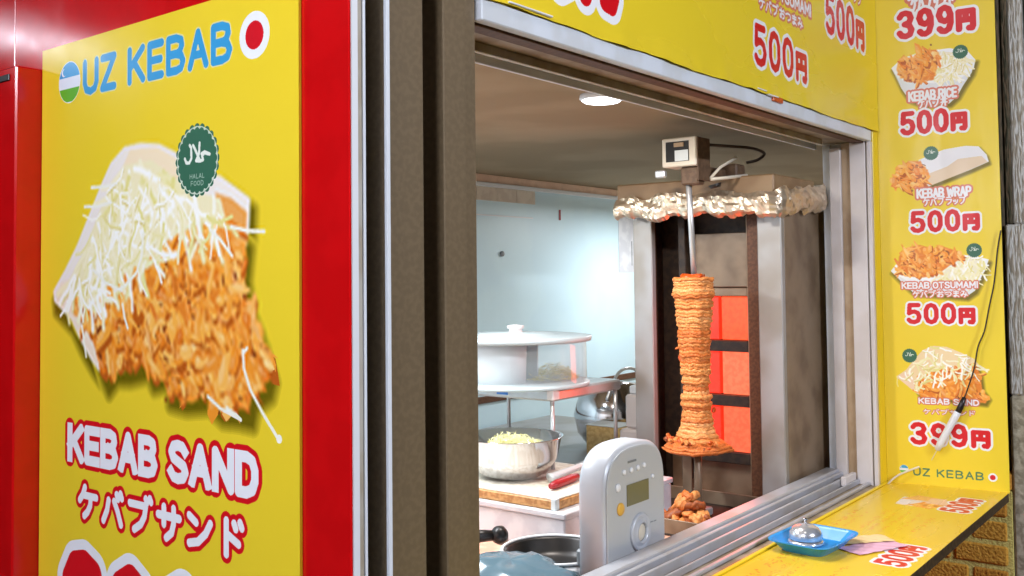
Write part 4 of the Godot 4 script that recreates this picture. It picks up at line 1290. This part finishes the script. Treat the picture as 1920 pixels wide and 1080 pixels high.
func build_kitchen() -> void:
	# white chest with cutting board
	var yb := .93
	var k0 := hy(1042, 937, yb)
	var ch := thing("white_chest", "white box chest under the wooden cutting board", "chest")
	part(ch, "body", box(Vector3(k0.x - .005, .8005, k0.z - .62), Vector3(k0.x + .55, .884, k0.z + .03), .004), M.chest)
	part(ch, "lid", box(Vector3(k0.x - .012, .8845, k0.z - .62), Vector3(k0.x + .55, .9005, k0.z + .037), .003), M.chest)
	var cb := thing("cutting_board", "wood edged cutting board with pale top on white chest", "cutting board")
	part(cb, "edge", box(Vector3(k0.x, .901, k0.z - .58), Vector3(k0.x + .42, yb - .004, k0.z), .003), M.board)
	part(cb, "top", box(Vector3(k0.x + .004, yb - .0038, k0.z - .576), Vector3(k0.x + .416, yb, k0.z - .004), .001), M.board_top)
	part(cb, "corner_guard", box(Vector3(k0.x - .001, .9005, k0.z - .016), Vector3(k0.x + .016, yb + .001, k0.z + .001), .002), M.frosted)
	# rack
	var leg := hy(1037, 880, yb)
	var top: float = hd(1040, 733, 2.88).y
	var far := hd(1146, 712, 3.1)
	var rk := thing("steel_rack", "low steel rack table holding the clear round container", "rack")
	var rx1 := leg.x + .37
	var rz0 := leg.z - .46
	part(rk, "table_top", box(Vector3(leg.x - .012, top - .034, rz0), Vector3(rx1, top, leg.z + .012), .006), M.steel)
	for p in [[leg.x, leg.z], [rx1 - .02, leg.z], [leg.x, rz0 + .02], [rx1 - .02, rz0 + .02]]:
		var st := mb(false)
		tube(st, [Vector3(p[0], yb + .0005, p[1]), Vector3(p[0], top - .0345, p[1])], .0065, 12)
		part(rk, "leg", st, M.steel)
	part(rk, "corner_foot", box(Vector3(leg.x - .016, top - .03, leg.z - .01), Vector3(leg.x + .02, top + .004, leg.z + .0145), .003), M.bottle)
	var lb := hx(942, 742, leg.x - .012)
	part(rk, "sticker", box(Vector3(leg.x - .0132, top - .024, lb.z - .022), Vector3(leg.x - .0122, top - .010, lb.z + .022), .0003), M.label_blue)
	# clear container
	var cc := Vector3(leg.x + .20, top, leg.z - .235)
	cc = hd(968, 715, 3.08)
	cc.y = top + .001
	var fc := thing("food_container", "round clear food container with grey lid on steel rack", "container", cc)
	var R := .226
	var hgt := .146
	var st2 := mb(false)
	lathe(st2, [Vector2(0, .0), Vector2(R + .004, 0), Vector2(R + .006, .008), Vector2(R, .012), Vector2(0, .010)], 56)
	part(fc, "base", st2, M.lid_grey)
	st2 = mb(false)
	lathe(st2, [Vector2(R - .004, .012), Vector2(R - .004, hgt)], 56)
	part(fc, "clear_wall", st2, M.clear)
	st2 = mb(false)
	lathe(st2, [Vector2(R + .002, hgt - .012), Vector2(R + .010, hgt - .010), Vector2(R + .012, hgt + .004), Vector2(R, hgt + .006), Vector2(R * .9, hgt + .004), Vector2(R * .55, hgt + .006), Vector2(R * .5, hgt + .012), Vector2(0, hgt + .016)], 56)
	part(fc, "lid", st2, M.lid_grey)
	st2 = mb(false)
	lathe(st2, [Vector2(.022, hgt + .015), Vector2(.020, hgt + .024), Vector2(.027, hgt + .028), Vector2(.027, hgt + .036), Vector2(0, hgt + .039)], 24)
	part(fc, "lid_knob", st2, M.bottle)
	st2 = mb(false)
	lathe(st2, [Vector2(0, .011), Vector2(.092, .011), Vector2(.096, hgt - .014), Vector2(0, hgt - .013)], 36, Vector3(-.075, 0, -.02))
	part(fc, "inner_tub", st2, M.frosted)
	part(fc, "divider", box(Vector3(.03, .011, -.10), Vector3(.037, hgt - .014, .06), .001), M.lid_grey)
	var sh := thing("shredded_cabbage", "pale shredded cabbage inside the clear container", "cabbage", cc + Vector3(.10, .012, .07))
	st2 = mb()
	heap(st2, 500, Vector3.ZERO, .085, .075, .05, .04, .0016)
	part(sh, "shreds", st2, M.cabbage).set_meta("kind", "stuff")
	# bowl with cabbage
	var bc := hy(962, 893, yb)
	bc.y = yb + .001
	var bw := thing("mixing_bowl", "shiny steel mixing bowl on the cutting board", "bowl", bc)
	st2 = mb(false)
	lathe(st2, [Vector2(0, 0), Vector2(.07, 0), Vector2(.10, .014), Vector2(.128, .055), Vector2(.140, .112), Vector2(.146, .114), Vector2(.146, .116), Vector2(.138, .115), Vector2(.126, .057), Vector2(.098, .017), Vector2(0, .003)], 48)
	part(bw, "shell", st2, M.polished)
	sh = thing("shredded_cabbage", "mound of pale shredded cabbage inside the steel bowl", "cabbage", bc + Vector3(0, .068, 0))
	st2 = mb()
	heap(st2, 900, Vector3.ZERO, .105, .105, .055, .045, .0016)
	part(sh, "shreds", st2, M.cabbage).set_meta("kind", "stuff")
	# tools on the board
	var tg := thing("sharpening_steel", "dark red handled sharpening steel lying on the cutting board", "tool")
	var ta := hy(1033, 912, yb + .012)
	var tb := hy(1082, 893, yb + .012)
	var td := (tb - ta).normalized()
	st2 = mb(false)
	tube(st2, [ta, ta + td * .03, tb - td * .03, tb], [.008, .012, .012, .009], 12)
	part(tg, "handle", st2, M.red_handle)
	st2 = mb(false)
	tube(st2, [tb, tb + td * .12], .004, 8)
	part(tg, "shaft", st2, M.steel)
	tg = thing("spatula", "pale long handled spatula leaning across the cutting board", "utensil")
	ta = hy(1030, 896, yb + .014)
	tb = hy(1092, 873, yb + .03)
	st2 = mb(false)
	tube(st2, [ta, ta.lerp(tb, .08), tb], [.013, .011, .009], 12)
	part(tg, "handle", st2, M.frosted)
	td = (tb - ta).normalized()
	part(tg, "blade", box(Vector3(-.002, -.0015, -.03), Vector3(.09, .0015, .03), .001, Transform3D(Basis(td, Vector3.UP, td.cross(Vector3.UP)), tb)), M.steel)
	# bits hanging under the rack and a shelf block at the back
	var bk := thing("spice_box", "tan cardboard box standing at the back behind the rack", "box", hd(1156, 826, 3.5))
	part(bk, "carton", box(Vector3(-.06, -.06, -.09), Vector3(.05, .055, .09), .003), M.carton)
	part(bk, "flap", box(Vector3(-.062, .0555, -.09), Vector3(.05, .059, .05), .001), M.frosted)
	var sup := thing("back_shelf", "plain steel shelf along the blue wall carrying pots", "shelf")
	var bb: Vector3 = bk.position
	part(sup, "shelf_top", box(Vector3(bb.x - .75, bb.y - .081, -1.74), Vector3(bb.x + .75, bb.y - .0605, bb.z + .12), .003), M.steel_dull)
	for lx in [-.7, .65]:
		part(sup, "shelf_leg", box(Vector3(bb.x + lx, .0605, -1.70), Vector3(bb.x + lx + .04, bb.y - .0815, -1.66), .002), M.steel)
		part(sup, "shelf_leg", box(Vector3(bb.x + lx, .0605, bb.z + .05), Vector3(bb.x + lx + .04, bb.y - .0815, bb.z + .09), .002), M.steel)
	var pz := hd(1152, 790, 3.75)
	pz.y = bb.y - .060
	var pt := thing("steel_pot", "round polished steel pot with bail handle behind the rack", "pot", pz)
	st2 = mb(false)
	lathe(st2, [Vector2(0, .0), Vector2(.10, 0), Vector2(.14, .05), Vector2(.155, .12), Vector2(.135, .19), Vector2(.09, .23), Vector2(.088, .236), Vector2(0, .25)], 40)
	part(pt, "body", st2, M.polished)
	st2 = mb(false)
	tube(st2, smooth_path([Vector3(-.13, .19, .05), Vector3(-.06, .285, .06), Vector3(.06, .285, .06), Vector3(.14, .20, .05)]), .006, 10)
	part(pt, "handle", st2, M.steel)
	var bo := thing("plastic_jug", "pale pink plastic jug half hidden behind the grill post", "jug", hd(1190, 845, 3.34))
	var by: float = bo.position.y - .8005
	part(bo, "body", box(Vector3(-.035, -by, -.04), Vector3(.05, .075, .05), .008), M.bottle)
	part(bo, "neck", box(Vector3(-.012, .0755, -.03), Vector3(.04, .19, .04), .008), M.bottle)
	part(bo, "cap", box(Vector3(-.002, .1905, -.018), Vector3(.03, .22, .028), .005), M.white)
	# front work counter: knives, knob, bag
	var kn := thing("kitchen_knife", "black handled knife lying on the peach counter beside plastic bag", "knife", hy(985, 1030, .812), "black handled knives")
	kn.rotation.y = -.35
	part(kn, "handle", box(Vector3(-.01, -.008, -.012), Vector3(.10, .012, .012), .006), M.black)
	part(kn, "blade", box(Vector3(.1005, -.010, -.001), Vector3(.27, .014, .001), .0005), M.steel)
	var kn2: Node3D = kn.duplicate()
	kn2.name = numbered("kitchen_knife")
	add_child(kn2)
	kn2.set_meta("label", "black handled knife lying between white chest and rice cooker pot")
	kn2.position = hy(1008, 1022, .815)
	kn2.rotation.y = -.42
	var gk := thing("gas_valve", "dark round gas valve knob on the peach work counter", "valve", hd(925, 1004, 2.42))
	st2 = mb(false)
	lathe(st2, [Vector2(0, -.024), Vector2(.015, -.02), Vector2(.022, -.004), Vector2(.021, .010), Vector2(.012, .02), Vector2(0, .022)], 20, Vector3(.012, 0, .01), Basis(Vector3.BACK, .7))
	part(gk, "knob", st2, M.dark_metal)
	st2 = mb(false)
	tube(st2, [Vector3(.0, 0, 0), Vector3(-.03, .002, -.02), Vector3(-.06, -.01, -.04)], [.013, .016, .014], 12)
	tube(st2, [Vector3(-.05, -.01, -.035), Vector3(-.05, .8005 - gk.position.y, -.035)], .012, 12)
	part(gk, "stem", st2, M.dark_metal)
	var bp := hd(958, 1052, 2.2)
	var bg := thing("plastic_bag", "crumpled bluish plastic bag on the work counter", "bag", Vector3(bp.x, .8005, bp.z))
	var n := FastNoiseLite.new()
	n.seed = 21
	n.frequency = 9.0
	st2 = mb(false)
	var hgt2: float = bp.y - .8 + .008
	var vs := []
	for i in 9:
		var ring := []
		var ph := PI * .5 * i / 8.0
		for k in 30:
			var a := TAU * k / 30
			var p := Vector3(cos(a) * cos(ph) * .13, pow(sin(ph), .7) * hgt2, sin(a) * cos(ph) * .17)
			p *= 1.0 + .18 * n.get_noise_3d(p.x, p.y, p.z) + .12 * n.get_noise_3d(p.x * 3, p.y * 3, p.z * 3)
			p.y = maxf(p.y, 0)
			ring.append(p)
		vs.append(ring)
	for i in 8:
		for k in 30:
			var l := (k + 1) % 30
			poly(st2, [vs[i][k], vs[i][l], vs[i + 1][l]], Vector3.ZERO)
			poly(st2, [vs[i][k], vs[i + 1][l], vs[i + 1][k]], Vector3.ZERO)
	part(bg, "sheet", st2, M.bag)

func build_right() -> void:
	# brick pier beside the shelf
	var xw := 2.33
	var t := thing("brick_pier", "low yellowish brick pier coloured with warm lamp tint, pale mortar, below the menu board", "wall")
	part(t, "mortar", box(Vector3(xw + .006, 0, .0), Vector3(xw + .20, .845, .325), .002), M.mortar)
	var pitch := .0715
	var row := 0
	var y := .622 - pitch * 8
	while y < .80:
		var z := .322
		var k := 0
		while z > .02:
			var w := (.11 if (row % 2 == 1 and k == 0) else (.205 if k > 0 or row % 2 == 1 else .16))
			var z0 := maxf(z - w, .003)
			if z - z0 > .03 and y > .05:
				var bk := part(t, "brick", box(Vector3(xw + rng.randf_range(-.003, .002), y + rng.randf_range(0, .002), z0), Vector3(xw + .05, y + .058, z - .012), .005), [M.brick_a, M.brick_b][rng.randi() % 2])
				bk.rotation.x = 0
			z = z0 - .001
			k += 1
		y += pitch
		row += 1
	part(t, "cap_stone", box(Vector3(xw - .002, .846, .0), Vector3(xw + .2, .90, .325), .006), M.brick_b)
	var p := thing("plaster_pier", "rough grey plastered pier at the end of the bricks", "pier")
	part(p, "render", box(Vector3(xw + .004, 0, .3255), Vector3(xw + .30, 1.13, .52), .008), M.plaster)
	var w := thing("weathered_post", "tall weathered timber post, mossy brown with flaking white paint", "post")
	part(w, "mossy_plank", box(Vector3(xw + .02, .901, .20), Vector3(xw + .12, 2.6, .3235), .006), M.moss)
	part(w, "grey_plank", box(Vector3(xw + .005, 1.131, .3255), Vector3(xw + .10, 1.64, .392), .006), M.old_white)
	part(w, "grey_plank", box(Vector3(xw + .03, 1.641, .345), Vector3(xw + .12, 2.6, .385), .006), M.old_white)
	part(w, "mossy_plank", box(Vector3(xw + .03, 1.641, .326), Vector3(xw + .10, 2.6, .3445), .004), M.moss)
	part(w, "mossy_plank", box(Vector3(xw + .05, 1.131, .393), Vector3(xw + .12, 2.6, .42), .004), M.moss)

func _ready() -> void:
	rng.seed = 20240611
	make_materials()
	build_light()
	build_setting()
	build_stall()
	build_lamps()
	build_signs()
	build_counter_things()
	build_grill()
	build_meat()
	build_cooker()
	build_kitchen()
	build_right()
